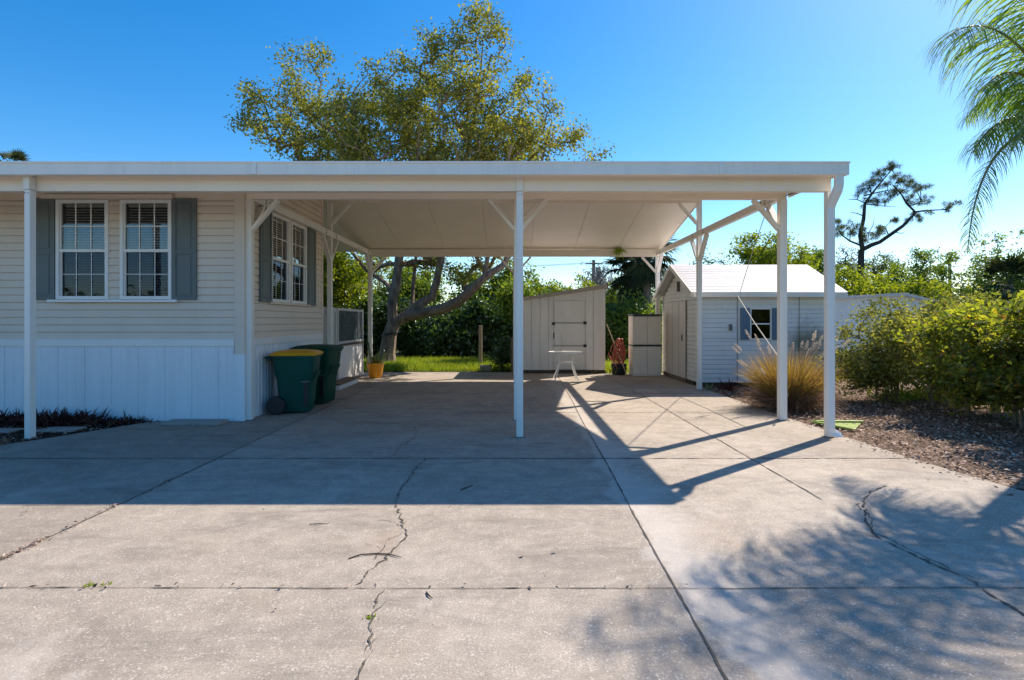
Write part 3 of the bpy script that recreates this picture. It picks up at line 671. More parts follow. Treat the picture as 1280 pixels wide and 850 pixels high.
# ------------------------------------------------------------ lean-to shed
ls = thing('lean_to_shed', (1.5, 17, 0), 'off white board shed with a single sloping roof at the back of the carport', 'shed')
LY, lx0, lx1 = 16.2, .30, 2.66; ltop = lambda x: 2.09+(x-lx0)/(lx1-lx0)*.33
m = MB(); edges = [lx0, .62, .86, 1.12, 1.42]; 
dx0, dx1 = 1.19, 2.08
bs = [lx0, .55, .80, 1.04, dx0-.01]; 
for a, b in zip(bs[:-1], bs[1:]): m.prism([(a+.007, LY, .1), (b-.007, LY, .1), (b-.007, LY, ltop(b)), (a+.007, LY, ltop(a))], (0, .03, 0))
bs = [dx1+.01, 2.32, lx1]
for a, b in zip(bs[:-1], bs[1:]): m.prism([(a+.007, LY, .1), (b-.007, LY, .1), (b-.007, LY, ltop(b)), (a+.007, LY, ltop(a))], (0, .03, 0))
m.prism([(dx0, LY, 2.08), (dx1, LY, 2.08), (dx1, LY, ltop(dx1)), (dx0, LY, ltop(dx0))], (0, .03, 0))
m.prism([(lx0, LY+.032, .1), (lx1, LY+.032, .1), (lx1, LY+.032, ltop(lx1)), (lx0, LY+.032, ltop(lx0))], (0, 2.0, 0))
m.build('wall', 'shed_white', ls)
m = MB(); m.box(dx0+.012, dx1-.012, LY-.012, LY+.028, .13, 2.07); d = m.build('door', 'shed_white', ls, bev=.003)
for z in (1.44, .79): MB().box(dx0-.03, dx1+.02, LY-.022, LY-.013, z-.018, z+.018).build('hinge_strap', 'shed_fascia', d)
for q in ((dx1-.05, dx1+.04, LY-.034, LY-.023, 1.40, 1.48), (dx1-.05, dx1+.04, LY-.034, LY-.023, .75, .83), (dx0-.05, dx0+.03, LY-.034, LY-.023, 1.38, 1.46)): MB().box(*q).build('hinge', 'black', d)
MB().box(dx0-.012, dx0+.014, LY-.03, LY-.014, 1.0, 1.16).build('latch', 'black', d)
m = MB(); m.box(lx0, lx1, LY+.01, LY+2.0, 0.001, .098); m.build('skid', 'darkwood', ls)
m = MB(); p = [(lx0-.08, LY-.12, ltop(lx0)-.005), (lx1+.03, LY-.12, ltop(lx1)+.012), (lx1+.03, LY-.12, ltop(lx1)+.05), (lx0-.08, LY-.12, ltop(lx0)+.035)]
m.prism([(x, y, z) for x, y, z in p], (0, 2.3, 0)); m.build('roof', 'shed_white', ls)
m = MB(); p = [(lx0-.08, LY-.145, ltop(lx0)-.03), (lx1+.03, LY-.145, ltop(lx1)+.0), (lx1+.03, LY-.145, ltop(lx1)+.125), (lx0-.08, LY-.145, ltop(lx0)+.055)]
m.prism(p, (0, .022, 0)); m.build('fascia', 'shed_fascia', ls)
m = MB(); m.box(lx1+.032, lx1+.055, LY-.15, LY+2.1, ltop(lx1)-.01, ltop(lx1)+.14); m.build('fascia', 'wood', ls)

# ------------------------------------------------------------ resin cabinet
cx0, cx1, cyy = 3.28, 4.05, 15.4
cbn = thing('storage_cabinet', (3.65, 15.7, 0), 'tall beige resin cabinet with black top and black belt against the small shed', 'cabinet')
m = MB(); m.box(cx0, cx1, cyy+.03, cyy+.62, .0, 1.63); m.build('body', 'resin', cbn, bev=.01)
for z0, z1 in ((.05, .80), (.86, 1.60)):
    for a, b in ((cx0+.02, (cx0+cx1)/2-.004), ((cx0+cx1)/2+.004, cx1-.02)):
        m = MB(); m.box(a, b, cyy, cyy+.028, z0, z1); m.build('door', 'resin', cbn, bev=.008)
m = MB(); m.box(cx0-.012, cx1+.012, cyy-.01, cyy+.63, .81, .85); m.build('belt', 'black', cbn, bev=.004)
m = MB(); m.box(cx0-.015, cx1+.015, cyy-.015, cyy+.64, 1.632, 1.68); m.build('top', 'black', cbn, bev=.01)

# ------------------------------------------------------------ patio table
tb = thing('patio_table', (1.36, 14.45, 0), 'small round patio table with curved cream metal legs before the sloping shed', 'table')
tc = (1.36, 14.45)
def disc(m, c, r, z0, z1, n=36): m.loft([[(c[0]+r*math.cos(2*math.pi*j/n), c[1]+r*math.sin(2*math.pi*j/n), z) for j in range(n)] for z in (z0, z1)])
m = MB(); disc(m, tc, .425, .695, .705); m.build('tabletop', 'tabletop', tb)
m = MB(); ring = [(tc[0]+.44*math.cos(a), tc[1]+.44*math.sin(a), .697) for a in np.linspace(0, 2*math.pi, 37)]; m.tube(ring, .02, 8); m.build('rim', 'white', tb)
for k in range(4):
    a = R(45+90*k); f = lambda r, z: (tc[0]+r*math.cos(a), tc[1]+r*math.sin(a), z)
    m = MB(); m.tube([f(.36, .68), f(.30, .60), f(.25, .50), f(.24, .42), f(.27, .30), f(.34, .15), f(.42, .012)], .016, 8); m.build('leg', 'white', tb)
m = MB(); ring = [(tc[0]+.24*math.cos(a), tc[1]+.24*math.sin(a), .44) for a in np.linspace(0, 2*math.pi, 25)]; m.tube(ring, .010, 6); m.build('ring_brace', 'white', tb)

# ------------------------------------------------------------ hose heap and leaning pole
hp = thing('hose_heap', (3.0, 15.9, 0), 'faded red hose heaped in loops over a black tub beside the cabinet', 'hose')
m = MB(); m.loft([[(2.98+r*math.cos(2*math.pi*j/18), 15.85+r*.8*math.sin(2*math.pi*j/18), z) for j in range(18)] for r, z in ((.17, .003), (.2, .05), (.22, .30), (.20, .31), (.17, .28))]); m.build('tub', 'black', hp, smooth=True)
m = MB()
for k in range(15):
    a = random.uniform(0, 3.1); rx_ = random.uniform(.10, .22); rz_ = random.uniform(.22, .38); cz = random.uniform(.45, .72)
    ox, oy = random.uniform(-.08, .08), random.uniform(-.08, .08); pts = []
    for t in np.linspace(0, 2*math.pi, 23):
        rr2 = rx_*math.cos(t)*(1.15 if math.sin(t) < 0 else .85); pts.append((3.0+ox+rr2*math.cos(a), 15.85+oy+rr2*math.sin(a), cz+rz_*math.sin(t)*.95))
    m.tube(pts, .016, 6)
m.build('coil', 'hose', hp)
m = MB(); p0 = P(758, 405, 16.1); p1 = P(784, 466.5, 15.35); p1.z = .012; m.tube([p0, p1], .016, 8); tag(m.build('pole', 'palewood', origin=tuple(p1)), 'long pale wooden pole leaning against the corner of the sloping shed', 'pole')

# ------------------------------------------------------------ gabled shed
gs = thing('gable_shed', (5.7, 14.4, 0), 'white lap sided shed with gabled white roof, plank door and blue shutters', 'shed')
gx0, gx1, gy0, gy1 = 4.24, 7.25, 12.95, 15.95; gm = (gy0+gy1)/2; gez, grz = 2.14, 2.86
fgf, = (mapy(gy0),)
win = (5.44, 5.87, 1.10, 1.76)
m = lap(fgf, gx0+.05, gx1-.05, .10, 2.14, .105, [(win[0], win[1], win[2], win[3])], dep=.011); m.build('wall', 'shed_lap', gs)
dr = (13.78, 15.50, .10, 2.0)
def gclip(z, a, b):
    if z <= gez: return a, b
    k = (z-gez)/(grz-gez)*(gm-gy0); return a+k, b-k
fgx = lambda u, n, z: (gx0-n, u, z)
lap(fgx, gy0+.05, gy1-.02, .10, grz-.02, .105, [dr], dep=.011, clip=gclip).build('wall', 'shed_white', gs)
m = MB(); m.box(gx0+.01, gx1, gy1-.02, gy1, .1, gez); m.box(gx1-.02, gx1, gy0, gy1-.02, .1, gez); m.prism([(gx1-.02, gy0, gez), (gx1-.02, gy1, gez), (gx1-.02, gm, grz-.02)], (.02, 0, 0)); m.build('wall', 'shed_white', gs)
for q in ((gx0-.02, gx0+.05, gy0-.02, gy0+.05, .08, gez), (gx1-.05, gx1+.02, gy0-.02, gy0+.05, .08, gez), (gx0-.018, gx0+.03, gy1-.03, gy1+.02, .08, gez)): MB().box(*q).build('corner_trim', 'shed_white', gs)
for q in ((5.119, 5.127, gy0-.022, gy0-.012, .1, 2.1), (6.525, 6.532, gy0-.022, gy0-.012, .1, 2.1)): MB().box(*q).build('panel_seam', 'darkwood', gs)
for (ya, yb) in ((gy0-.26, gm), (gy1+.26, gm)):
    za = gez+.03-.26*(grz-gez)/(gm-gy0)+.06; m = MB()
    m.prism([(gx0-.22, ya, za), (gx0-.22, yb, grz+.03), (gx0-.22, yb, grz+.060), (gx0-.22, ya, za+.030)], (gx1+.22-gx0+.22, 0, 0))
    for k in range(11):
        f0, f1 = k/11, (k+1)/11; y0_, y1_ = ya+(yb-ya)*f0, ya+(yb-ya)*f1; z0_, z1_ = za+.032+(grz+.03-za)*f0, za+.032+(grz+.03-za)*f1; x = gx0-.22
        while x < gx1+.22:
            xe = min(gx1+.22, x+random.uniform(.7, 1.1)); d0 = random.uniform(.004, .008); m.prism([(x, y0_, z0_), (x, y1_, z1_), (x, y1_, z1_+.003), (x, y0_, z0_+d0)], (xe-x-.003, 0, 0)); x = xe
    m.build('roof', 'shed_roof', gs)
    for x in (gx0-.242, gx1+.222): MB().prism([(x, ya, za-.07), (x, yb, grz-.04), (x, yb, grz+.07), (x, ya, za+.04)], (.02, 0, 0)).build('barge_board', 'shed_white', gs)
ya = gy0-.26; za = gez+.03-.26*(grz-gez)/(gm-gy0)+.06
m = MB(); m.box(gx0-.2, gx1+.2, ya-.018, ya-.001, za-.075, za+.03); m.box(gx0-.2, gx1+.2, ya, gy0-.02, za-.06, za-.045); m.build('fascia', 'shed_white', gs)
m = MB(); m.box(gx0-.03, gx0-.008, dr[0]+.01, dr[1]-.01, dr[2], dr[3]-.01); d = m.build('door', 'resin', gs, bev=.003)
m = MB()
for k in (1, 2): yy = dr[0]+(dr[1]-dr[0])*k/3; m.box(gx0-.033, gx0-.0305, yy-.003, yy+.003, .12, 1.97)
m.box(gx0-.034, gx0-.0305, dr[0]-.02, dr[0]+.012, .1, 2.0); m.build('plank_groove', 'darkwood', d)
m = MB(); m.box(gx0-.055, gx0-.031, 14.05, 14.09, 1.0, 1.16); m.build('latch', 'steel', d)
m = MB(); m.box(gx0-.02, gx0+.1, gy0+.3, gy1-.1, .001, .099); m.box(gx0+.11, gx1, gy0+.06, gy0+.12, .001, .099); m.build('skid', 'darkwood', gs)
m = MB(); m.box(gx0-.05, gx0-.0, dr[0], dr[1], .02, .098); m.build('door_sill', 'wood', gs)
m = MB(); m.box(gx0-.02, gx0-.005, gm-.12, gm+.12, 2.24, 2.50); m.build('vent', 'dark_mesh', gs)
m = MB(); m.box(4.93, 5.0, gy0-.05, gy0-.012, 1.28, 1.42); m.build('outlet_box', 'steel', gs, bev=.005)
wn = MB(); a, b, c_, d_ = win
for q in ((a-.03, a, c_-.03, d_+.03), (b, b+.03, c_-.03, d_+.03), (a, b, c_-.03, c_), (a, b, d_, d_+.03), (a, b, (c_+d_)/2-.015, (c_+d_)/2+.015)): wn.box(q[0], q[1], gy0-.03, gy0+.02, q[2], q[3])
wo_ = wn.build('window', 'trim', gs, bev=.003)
MB().quad((a, gy0-.002, c_), (b, gy0-.002, c_), (b, gy0-.002, d_), (a, gy0-.002, d_)).build('pane', 'glass_screen', wo_)
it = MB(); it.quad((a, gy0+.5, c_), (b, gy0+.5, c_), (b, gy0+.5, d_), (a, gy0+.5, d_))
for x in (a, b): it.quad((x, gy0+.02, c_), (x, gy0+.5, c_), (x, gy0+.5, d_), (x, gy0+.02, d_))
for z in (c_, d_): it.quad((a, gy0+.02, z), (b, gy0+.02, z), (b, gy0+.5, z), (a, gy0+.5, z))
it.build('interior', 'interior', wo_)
shutter(gs, fgf, 5.19, 5.405, 1.07, 1.79, 'blue_shutter'); shutter(gs, fgf, 5.905, 6.12, 1.07, 1.79, 'blue_shutter')

# second, far white shed behind the hedge
s2 = thing('far_shed', (10.6, 17.5, 0), 'small white shed with very low gable roof half hidden behind the hedge', 'shed')
Y2 = 16.5; X = lambda px: (px-640)/F*Y2; Z = lambda py: CAMZ-(py-401)/F*Y2
m = MB(); a, b = 8.2, X(1166); pk = X(1128); m.prism([(a, Y2, 0), (b, Y2, 0), (b, Y2, Z(379)), (pk, Y2, Z(368)), (a, Y2, Z(376))], (0, 3, 0)); m.build('wall', 'shed_lap', s2)
m = MB()
m.prism([(pk, Y2-.15, Z(366)), (b+.12, Y2-.15, Z(377)), (b+.12, Y2-.15, Z(380.5)), (pk, Y2-.15, Z(369.5))], (0, 3.3, 0))
m.prism([(pk, Y2-.15, Z(366)), (pk, Y2-.15, Z(369.5)), (8.0, Y2-.15, Z(377)), (8.0, Y2-.15, Z(373.5))], (0, 3.3, 0)); m.build('roof', 'shed_roof', s2)

# ------------------------------------------------------------ plants
def segpath(pts, rads, step):
    out, ro = [Vector(pts[0])], [rads[0]]
    for i in range(len(pts)-1):
        a, b = Vector(pts[i]), Vector(pts[i+1]); k = max(1, int((b-a).length/step))
        for j in range(1, k+1): out.append(a.lerp(b, j/k)); ro.append(rads[i]+(rads[i+1]-rads[i])*j/k)
    return out, ro
def skeleton(paths, targets, seg=.4, wob=.05, tip=.012, powr=.45, lift=.15, nmin=1, sides=6):
    """paths: [(pts, radii)], targets: Nx3; returns MB of limbs and the twig points"""
    pos = []; par = []; fixed = {}; m = MB(); m.smooth = True; attach = []
    for pts, rads in paths:
        o, ro = segpath(pts, rads, seg)
        m.tube(o, ro, 9)
        for i, p in enumerate(o): pos.append(np.array(p)); par.append(-1); attach.append(i >= len(o)*.25)
    npos = np.array(pos); nfix = len(npos); buf = np.zeros((60000, 3)); buf[:nfix] = npos; ok = np.zeros(60000, bool); ok[:nfix] = attach; n = nfix
    if not ok[:n].any(): ok[:n] = True
    base = npos[0]; rn = [99.0]*nfix
    order = np.argsort(np.linalg.norm(targets-base, axis=1)); chains = []; kids = [0]*nfix; parent = [-1]*nfix
    for ti in order:
        t = targets[ti]; d = np.linalg.norm(buf[:n]-t, axis=1)+np.where(ok[:n], 0, 1e3)+np.where(buf[:n, 2] > t[2]+.2, .6, 0)+np.clip(t[2]-buf[:n, 2], 0, 1.5)*-.18
        j = int(np.argmin(d)); a = buf[j].copy(); L = np.linalg.norm(t-a); k = max(2, int(L/seg)); ch = [j]; prev = j
        for i in range(1, k+1):
            f = i/k; q = a+(t-a)*f+np.array([0, 0, lift*L*math.sin(math.pi*f)*.5])+RNG.normal(size=3)*wob*L*(1-f)
            buf[n] = q; ok[n] = True; parent.append(prev); kids.append(0); prev = n; ch.append(n); n += 1
        q = prev
        while q >= nfix: kids[q] += 1; q = parent[q]
        chains.append(ch)
    for ch in chains:
        pts = [Vector(buf[i]) for i in ch]; rr_ = [tip*max(1, kids[i])**powr for i in ch]; rr_[0] = rr_[1] if len(rr_) > 1 else rr_[0]
        m.tube(pts, rr_, sides if max(rr_) > .03 else 4, cap=False)
    tw = buf[nfix:n]
    return m, tw
def crown_points(lobes, n):
    w = np.array([l[3]**2.2 for l in lobes]); idx = RNG.choice(len(lobes), n, p=w/w.sum()); out = []
    for i in idx:
        x, y, z, r = lobes[i][:4]; e = lobes[i][4] if len(lobes[i]) > 4 else (1, 1, 1)
        d = RNG.normal(size=3); d /= np.linalg.norm(d); q = RNG.random()**.42*r; out.append([x+d[0]*q*e[0], y+d[1]*q*e[1], z+d[2]*q*e[2]])
    return np.array(out)
def plant(name, label, cat, base, paths, lobes, ntar, nleaf, L, Wd, spread, leaf, bark='bark', group=None, seg=.4, tip=.012, targets=None, twigleaf=.35, parts=('trunk', 'crown'), lift=.15, flat=.3, wob=.05, colour_by_clump=.5):
    t = thing(name, base, label, cat, group)
    T_ = crown_points(lobes, ntar) if targets is None else targets
    m, tw = skeleton(paths, T_, seg, wob=wob, tip=tip, lift=lift)
    m.build(parts[0], bark, t)
    n1 = int(nleaf*(1-twigleaf)); n2 = nleaf-n1
    ci = RNG.integers(0, len(T_), n1); C1 = T_[ci]+RNG.normal(size=(n1, 3))*spread*np.array([1, 1, .75])
    C2 = tw[RNG.integers(0, len(tw), n2)]+RNG.normal(size=(n2, 3))*spread*.5
    cl = RNG.random(len(T_)); k = colour_by_clump
    r1 = np.clip(cl[ci]*k+RNG.random(n1)*(1-k), 0, 1); r = np.concatenate([r1, RNG.random(n2)])
    V, r = leaves(np.concatenate([C1, C2]), L, Wd, flat, r)
    link(parts[1], npmesh(parts[1], V, 4, r), leaf, t)
    return t

# the big tree behind the carport
TY = 19.7
def pp(lst, dy=0): return [P(x, y, TY+(d[0] if d else 0)) for (x, y, *d) in lst]
paths = [(pp([(483, 456), (484, 440), (487, 418), (492, 404)]), [.36, .28, .25, .23]),
         (pp([(492, 404), (490, 388), (491, 372), (495, 356), (498, 330), (500, 300, .4), (488, 240, 1), (455, 175, 1.3)]), [.20, .19, .18, .17, .15, .13, .09, .04]),
         (pp([(497, 345), (506, 290, -.6), (520, 220, -1), (525, 150, -1.5)]), [.10, .09, .07, .03]),
         (pp([(492, 404), (508, 395), (522, 382), (540, 371), (546, 351), (551, 326), (560, 280), (580, 210, .6), (598, 120, .8), (604, 50, .8)]), [.20, .19, .17, .15, .13, .12, .11, .09, .05, .02]),
         (pp([(508, 395), (530, 391, -.3), (554, 386, -.6), (573, 377, -.9), (589, 363, -1.1), (605, 347, -1.2), (630, 331, -1.3), (655, 280, -1.2), (675, 210, -1), (690, 150, -.8)]), [.19, .18, .18, .17, .15, .12, .10, .08, .05, .02]),
         (pp([(605, 347, -1.2), (609, 325, -1.4), (622, 260, -1.8), (640, 180, -2)]), [.08, .07, .06, .03]),
         (pp([(515, 386, .3), (517, 350, .6), (521, 310, .9), (530, 240, 1.2), (545, 140, 1.5)]), [.07, .065, .06, .05, .02]),
         (pp([(491, 368), (485, 357, .4), (476, 349, .8), (460, 340, 1.2), (420, 290, 1.5), (385, 220, 1.5), (360, 150, 1.5)]), [.09, .08, .075, .07, .06, .045, .02])]
lb = []
for (x, y, r) in ((322, 122, 20), (310, 155, 14), (358, 70, 20), (372, 115, 26), (350, 160, 28), (400, 75, 18), (405, 135, 28), (392, 190, 30), (440, 160, 34), (430, 200, 34), (472, 95, 17), (485, 130, 26), (500, 80, 15), (510, 180, 36), (540, 95, 26), (525, 45, 10), (548, 60, 20), (570, 120, 34), (580, 60, 24), (603, 22, 18), (585, 20, 10), (620, 55, 18), (612, 100, 24), (560, 185, 38), (625, 180, 36), (640, 125, 18), (655, 105, 18), (655, 160, 28), (690, 125, 20), (690, 180, 26), (718, 170, 14), (738, 195, 12), (755, 190, 6),
                  (430, 130, 24), (455, 130, 24), (520, 130, 34), (500, 140, 30), (600, 140, 34), (425, 170, 34), (460, 195, 34), (385, 150, 26), (605, 190, 34), (530, 190, 34), (665, 190, 26), (450, 250, 45), (560, 250, 55), (640, 250, 40), (400, 250, 30), (690, 240, 24), (470, 318, 22), (540, 320, 22), (600, 325, 22), (575, 345, 16), (625, 305, 18), (520, 290, 28)):
    rw = r/F*TY*1.0; c = P(x, y, TY+random.uniform(-1.5, 1.5)*min(1, r/25)); lb.append((c.x, c.y, c.z, rw, (1, 1.9, 1)))
plant('oak_tree', 'broad airy olive leaved tree rising behind the carport with forked leaning trunk', 'tree', P(483, 456, TY)*1, paths, lb, 1600, 68000, .13, .068, .19, 'leaf_oak', seg=.35, tip=.0075, twigleaf=.22, lift=.12, wob=.022)
t = bpy.data.objects['oak_tree']; 
m = MB(); q = [P(485+dx, y, TY) for dx, y in ((0, 418.5), (0, 416.5))]; c = P(487.5, 417.5, TY)
m.loft([[(c.x+.285*math.cos(2*math.pi*j/18), c.y+.285*math.sin(2*math.pi*j/18), c.z+z+.05*math.cos(2*math.pi*j/18)) for j in range(18)] for z in (-.03, .03)]); m.build('strap', 'black', t)

def shrub(name, label, x, y, h, w, nleaf, leaf, L=.12, group=None, cat='shrub', ntar=90, dep=None, base=.15, spread=.2, bark='bark_dark', stems=4, top=None, seed_lobes=7, round_=1):
    """several stems, uneven crown of lobes between heights base*h and h"""
    dep = dep or w; lobes = []
    for k in range(seed_lobes):
        r = h*random.uniform(.16, .26)*round_; lx = random.uniform(-.5, .5)*(w-2*r*.8); ly = random.uniform(-.5, .5)*(dep-2*r*.8); zz = random.uniform(base*h+r*.5, h-r*.9)
        lobes.append((x+lx, y+ly, zz, r, (1.15, 1.15, 1)))
    lobes.append((x, y, h-.28*h, .28*h, (min(1.6, w/h), 1, 1))); lobes.append((x, y, h*(base+.25), .25*h, (w/h*1.5, 1, 1)))
    paths = []
    for k in range(stems):
        a = random.uniform(0, 6.28); r0 = .10*w; paths.append(([Vector((x+r0*math.cos(a), y+r0*math.sin(a), -.03)), Vector((x+w*.1*math.cos(a), y+w*.1*math.sin(a), h*.28)), Vector((x+w*.22*math.cos(a), y+dep*.22*math.sin(a), h*.55))], [.022*h/2, .017*h/2, .010*h/2]))
    return plant(name, label, cat, (x, y, 0), paths, lobes, ntar, nleaf, L, L*.5, spread, leaf, bark, group, seg=.25*max(1, h/3), tip=.006*max(1, h/2.5), parts=('stem', 'foliage'))

# hedge along the right of the drive
HG = 'hedge shrubs along the right edge of the drive'
shrub('hedge_shrub', 'dull olive hedge shrub just right of the downspout post, far shed behind it', 7.05, 10.7, 1.92, 1.9, 11000, 'leaf_hedge_dull', .08, HG, ntar=170, base=.10, spread=.125, bark='bark', stems=7, dep=1.3, seed_lobes=11)
shrub('hedge_shrub', 'low thin olive green hedge shrub between the dull shrub and the tall yellow ones', 7.55, 9.9, 1.82, 2.3, 10500, 'leaf_hedge_dull', .075, HG, ntar=120, base=.12, spread=.125, bark='bark', stems=7, dep=1.2, seed_lobes=9)
shrub('hedge_shrub', 'tall yellow green hedge shrub with orange leaves at its top left', 7.35, 8.9, 1.95, 2.0, 9500, 'leaf_hedge', .10, HG, ntar=170, base=.10, spread=.125, bark='bark', stems=7, dep=1.2, seed_lobes=11)
shrub('hedge_shrub', 'large dense yellow green hedge shrub on stout bare stems right of the tall one', 7.3, 8.0, 2.02, 2.1, 9500, 'leaf_hedge', .10, HG, ntar=180, base=.16, spread=.125, bark='bark', stems=7, dep=1.3, seed_lobes=12)
shrub('hedge_shrub', 'nearest hedge shrub, cut by the right edge of the photo', 7.35, 7.1, 2.0, 2.1, 9500, 'leaf_hedge', .10, HG, ntar=170, base=.14, spread=.125, bark='bark', stems=7, dep=1.3, seed_lobes=12)
shrub('hedge_shrub', 'yellow green hedge shrub standing behind the large dense one', 9.6, 9.7, 2.0, 2.6, 10000, 'leaf_hedge', .10, HG, ntar=140, base=.2, spread=.15, dep=1.3, seed_lobes=10)
shrub('hedge_shrub', 'olive hedge shrub standing behind the low thin one, before the far shed', 8.9, 11.6, 1.95, 2.6, 11000, 'leaf_hedge_dull', .09, HG, ntar=140, base=.05, spread=.16, dep=1.3, seed_lobes=10)
# small low lime plant under the hedge
sp = np.array([[7.7+RNG.normal()*.3, 11.0+RNG.normal()*.2, 0] for _ in range(160)]); dd = np.c_[RNG.normal(size=(160, 2))*.6, np.ones(160)]
lp = thing('low_plant', (7.7, 11.0, 0), 'low lime green strappy clump under the dull hedge shrub', 'plant'); link('foliage', ribmesh('foliage', [ribbons(sp, dd, RNG.uniform(.2, .4, 160), .03, 1.2, 4)]), 'grass', lp)

# fountain grass clump
fg = thing('fountain_grass', (4.72, 9.75, 0), 'golden fountain grass clump with pale plumes behind the right post', 'ornamental grass')
def clump(c, n, rb, ln, lean, droop, w, seg=6):
    a = RNG.uniform(0, 2*math.pi, n); r = rb*np.sqrt(RNG.random(n)); s = np.c_[c[0]+r*np.cos(a), c[1]+r*np.sin(a), np.full(n, .0)]
    a2 = a+RNG.normal(size=n)*.5; le = lean*RNG.random(n)**.7; d = np.c_[np.cos(a2)*le, np.sin(a2)*le, np.ones(n)]
    return ribbons(s, d, RNG.uniform(*ln, n), w, RNG.uniform(*droop, n), seg)
link('blades', ribmesh('blades', [clump((4.72, 9.75), 2600, .20, (.65, 1.15), .75, (.25, 1.3), .0075)]), 'drygrass', fg)
link('dry_blades', ribmesh('dry_blades', [clump((4.78, 9.7), 2200, .28, (.45, .85), 1.6, (.7, 2.2), .008)]), 'straw', fg)
for k in range(24):
    a = random.choice([random.uniform(-.9, .9), random.uniform(2.2, 4.0), random.uniform(0, 6.28)]); le = random.uniform(.25, .75); L0 = random.uniform(.85, 1.15)
    d = Vector((math.cos(a)*le, math.sin(a)*le, 1)).normalized(); s = Vector((4.72+.1*math.cos(a), 9.75+.1*math.sin(a), .05))
    if s.x+d.x*L0 < 4.5 and k % 3: L0 *= .8
    pts = []; p = s.copy(); dd_ = d.copy()
    for i in range(8): pts.append(p.copy()); dd_.z -= .05; dd_.normalize(); p = p+dd_*L0/7
    tipd = dd_; rb = ribbons(np.array([pts[0]]), np.array([d]), [L0], .004, [.4], 7, taper=False)
    n = 260; tt = RNG.random(n); S0 = np.array(p)+np.outer(tt, np.array(tipd))*.17; D0 = unit(RNG.normal(size=(n, 3))+np.array(tipd)*1.2)
    rb2 = ribbons(S0, D0, .018+.016*np.sin(tt*3.14), .006, .1, 1)
    n3 = 7; st_ = ribbons(np.array(pts[:-1]), np.array([pts[i+1]-pts[i] for i in range(7)]), L0/7*1.02, .004, 0, 1, taper=False, rnd=np.zeros(7))
    link('plume', ribmesh('plume', [st_, rb2]), 'plume', fg)

# queen palm at the right edge
pm = thing('feather_palm', (7.0, 7.0, 0), 'feather palm at the right edge with long drooping green fronds overhead', 'palm tree')
CR = Vector((6.80, 6.95, 3.80))
m = MB(); m.tube([(7.0, 7.0, -.05), (7.0, 7.0, .3), (6.97, 6.99, 1.5), (6.88, 6.97, 3.0), (6.80, 6.95, 3.75)], [.24, .19, .16, .15, .13], 14)
m.build('trunk', 'palm_trunk', pm)
m = MB(); m.tube([(6.89, 6.97, 2.9), (6.85, 6.96, 3.3), (6.78, 6.95, 4.1)], [.15, .14, .06], 10); m.build('crownshaft', 'rachis', pm)
def frond(az, el, L, sag, lf=.72, twist=0, nl=95):
    d = Vector((math.cos(az)*math.cos(el), math.sin(az)*math.cos(el), math.sin(el))); p = CR.copy(); pts = []; k = 16
    for i in range(k+1): pts.append(p.copy()); d.z -= sag/k*(.4+1.2*i/k); d.normalize(); p = p+d*(L/k)
    m = MB(); m.tube(pts, [.028*(1-i/k*.85) for i in range(k+1)], 6); o = m.build('frond', 'rachis', pm)
    t = np.linspace(.14, .995, nl); A = np.array([list(q) for q in pts]); idx = t*k; i0 = np.minimum(idx.astype(int), k-1); f = (idx-i0)[:, None]
    S0 = A[i0]*(1-f)+A[i0+1]*f; T = unit(A[i0+1]-A[i0]); side = unit(np.cross(T, np.array([0, 0, 1.0])+RNG.normal(size=T.shape)*.01)); up = np.cross(side, T)
    parts = []
    for s in (-1, 1):
        ln = lf*(.45+.75*np.sin(np.clip(t*1.05, 0, 1)*np.pi)**.6)*RNG.uniform(.8, 1.1, nl)
        D0 = side*s*1.0+up*RNG.normal(size=(nl, 1))*.35+T*(.45+.3*t[:, None]); sd = unit(np.cross(D0, up))
        parts.append(ribbons(S0, D0, ln, .016, RNG.uniform(1.8, 3.6, nl), 6, side=unit(T+RNG.normal(size=T.shape)*.15)))
    link('leaflets', ribmesh('leaflets', parts), 'leaf_palm', o)
for az, el, L, sag, lf in ((196, 60, 2.5, 2.0, .75), (191, 12, 2.45, 3.5, .34), (192, 76, 3.0, 2.4, .75), (205, 78, 3.0, 2.6, .65), (212, 40, 2.0, 2.6, .5), (222, 66, 2.6, 2.2, .6), (200, 50, 1.9, 2.0, .6), (186, 30, 1.5, 2.0, .5),
                       (255, 55, 2.9, 1.9, .6), (285, 40, 2.7, 2.0, .6), (320, 60, 2.7, 2.0, .6), (0, 45, 2.6, 2.0, .6), (40, 60, 2.7, 2.0, .6), (90, 60, 2.0, 2.0, .5), (240, 78, 3.0, 1.6, .6)):
    az, el = R(az), R(el)
    frond(az, el, L, sag, lf)

# tall tree out to the right whose canopy dapples the drive
c = (4.15+.8237*11.5, 2.7+.6936*11.5, 11.5)
lobes = [(c[0]+dx, c[1]+dy, c[2]+dz, r) for dx, dy, dz, r in ((0, 0, 0, 1.5), (1.2, .4, .3, 1.2), (-.9, -.3, .2, 1.0), (.3, -1.1, -.2, 1.1), (.5, 1.2, .4, 1.0), (-.6, -1.2, .5, .8), (1.5, -.8, .6, 1.1), (2.4, .4, .8, 1.2))]
plant('shade_tree', 'tall broadleaf tree standing right of the driveway', 'tree', (c[0]+.3, c[1], 0), [([(c[0]+.3, c[1], -.05), (c[0]+.2, c[1], 4), (c[0]+.3, c[1]+.1, 8), (c[0], c[1], 10.8)], [.3, .25, .2, .1])], lobes, 95, 3600, .20, .12, .15, 'leaf_mid', seg=.5)

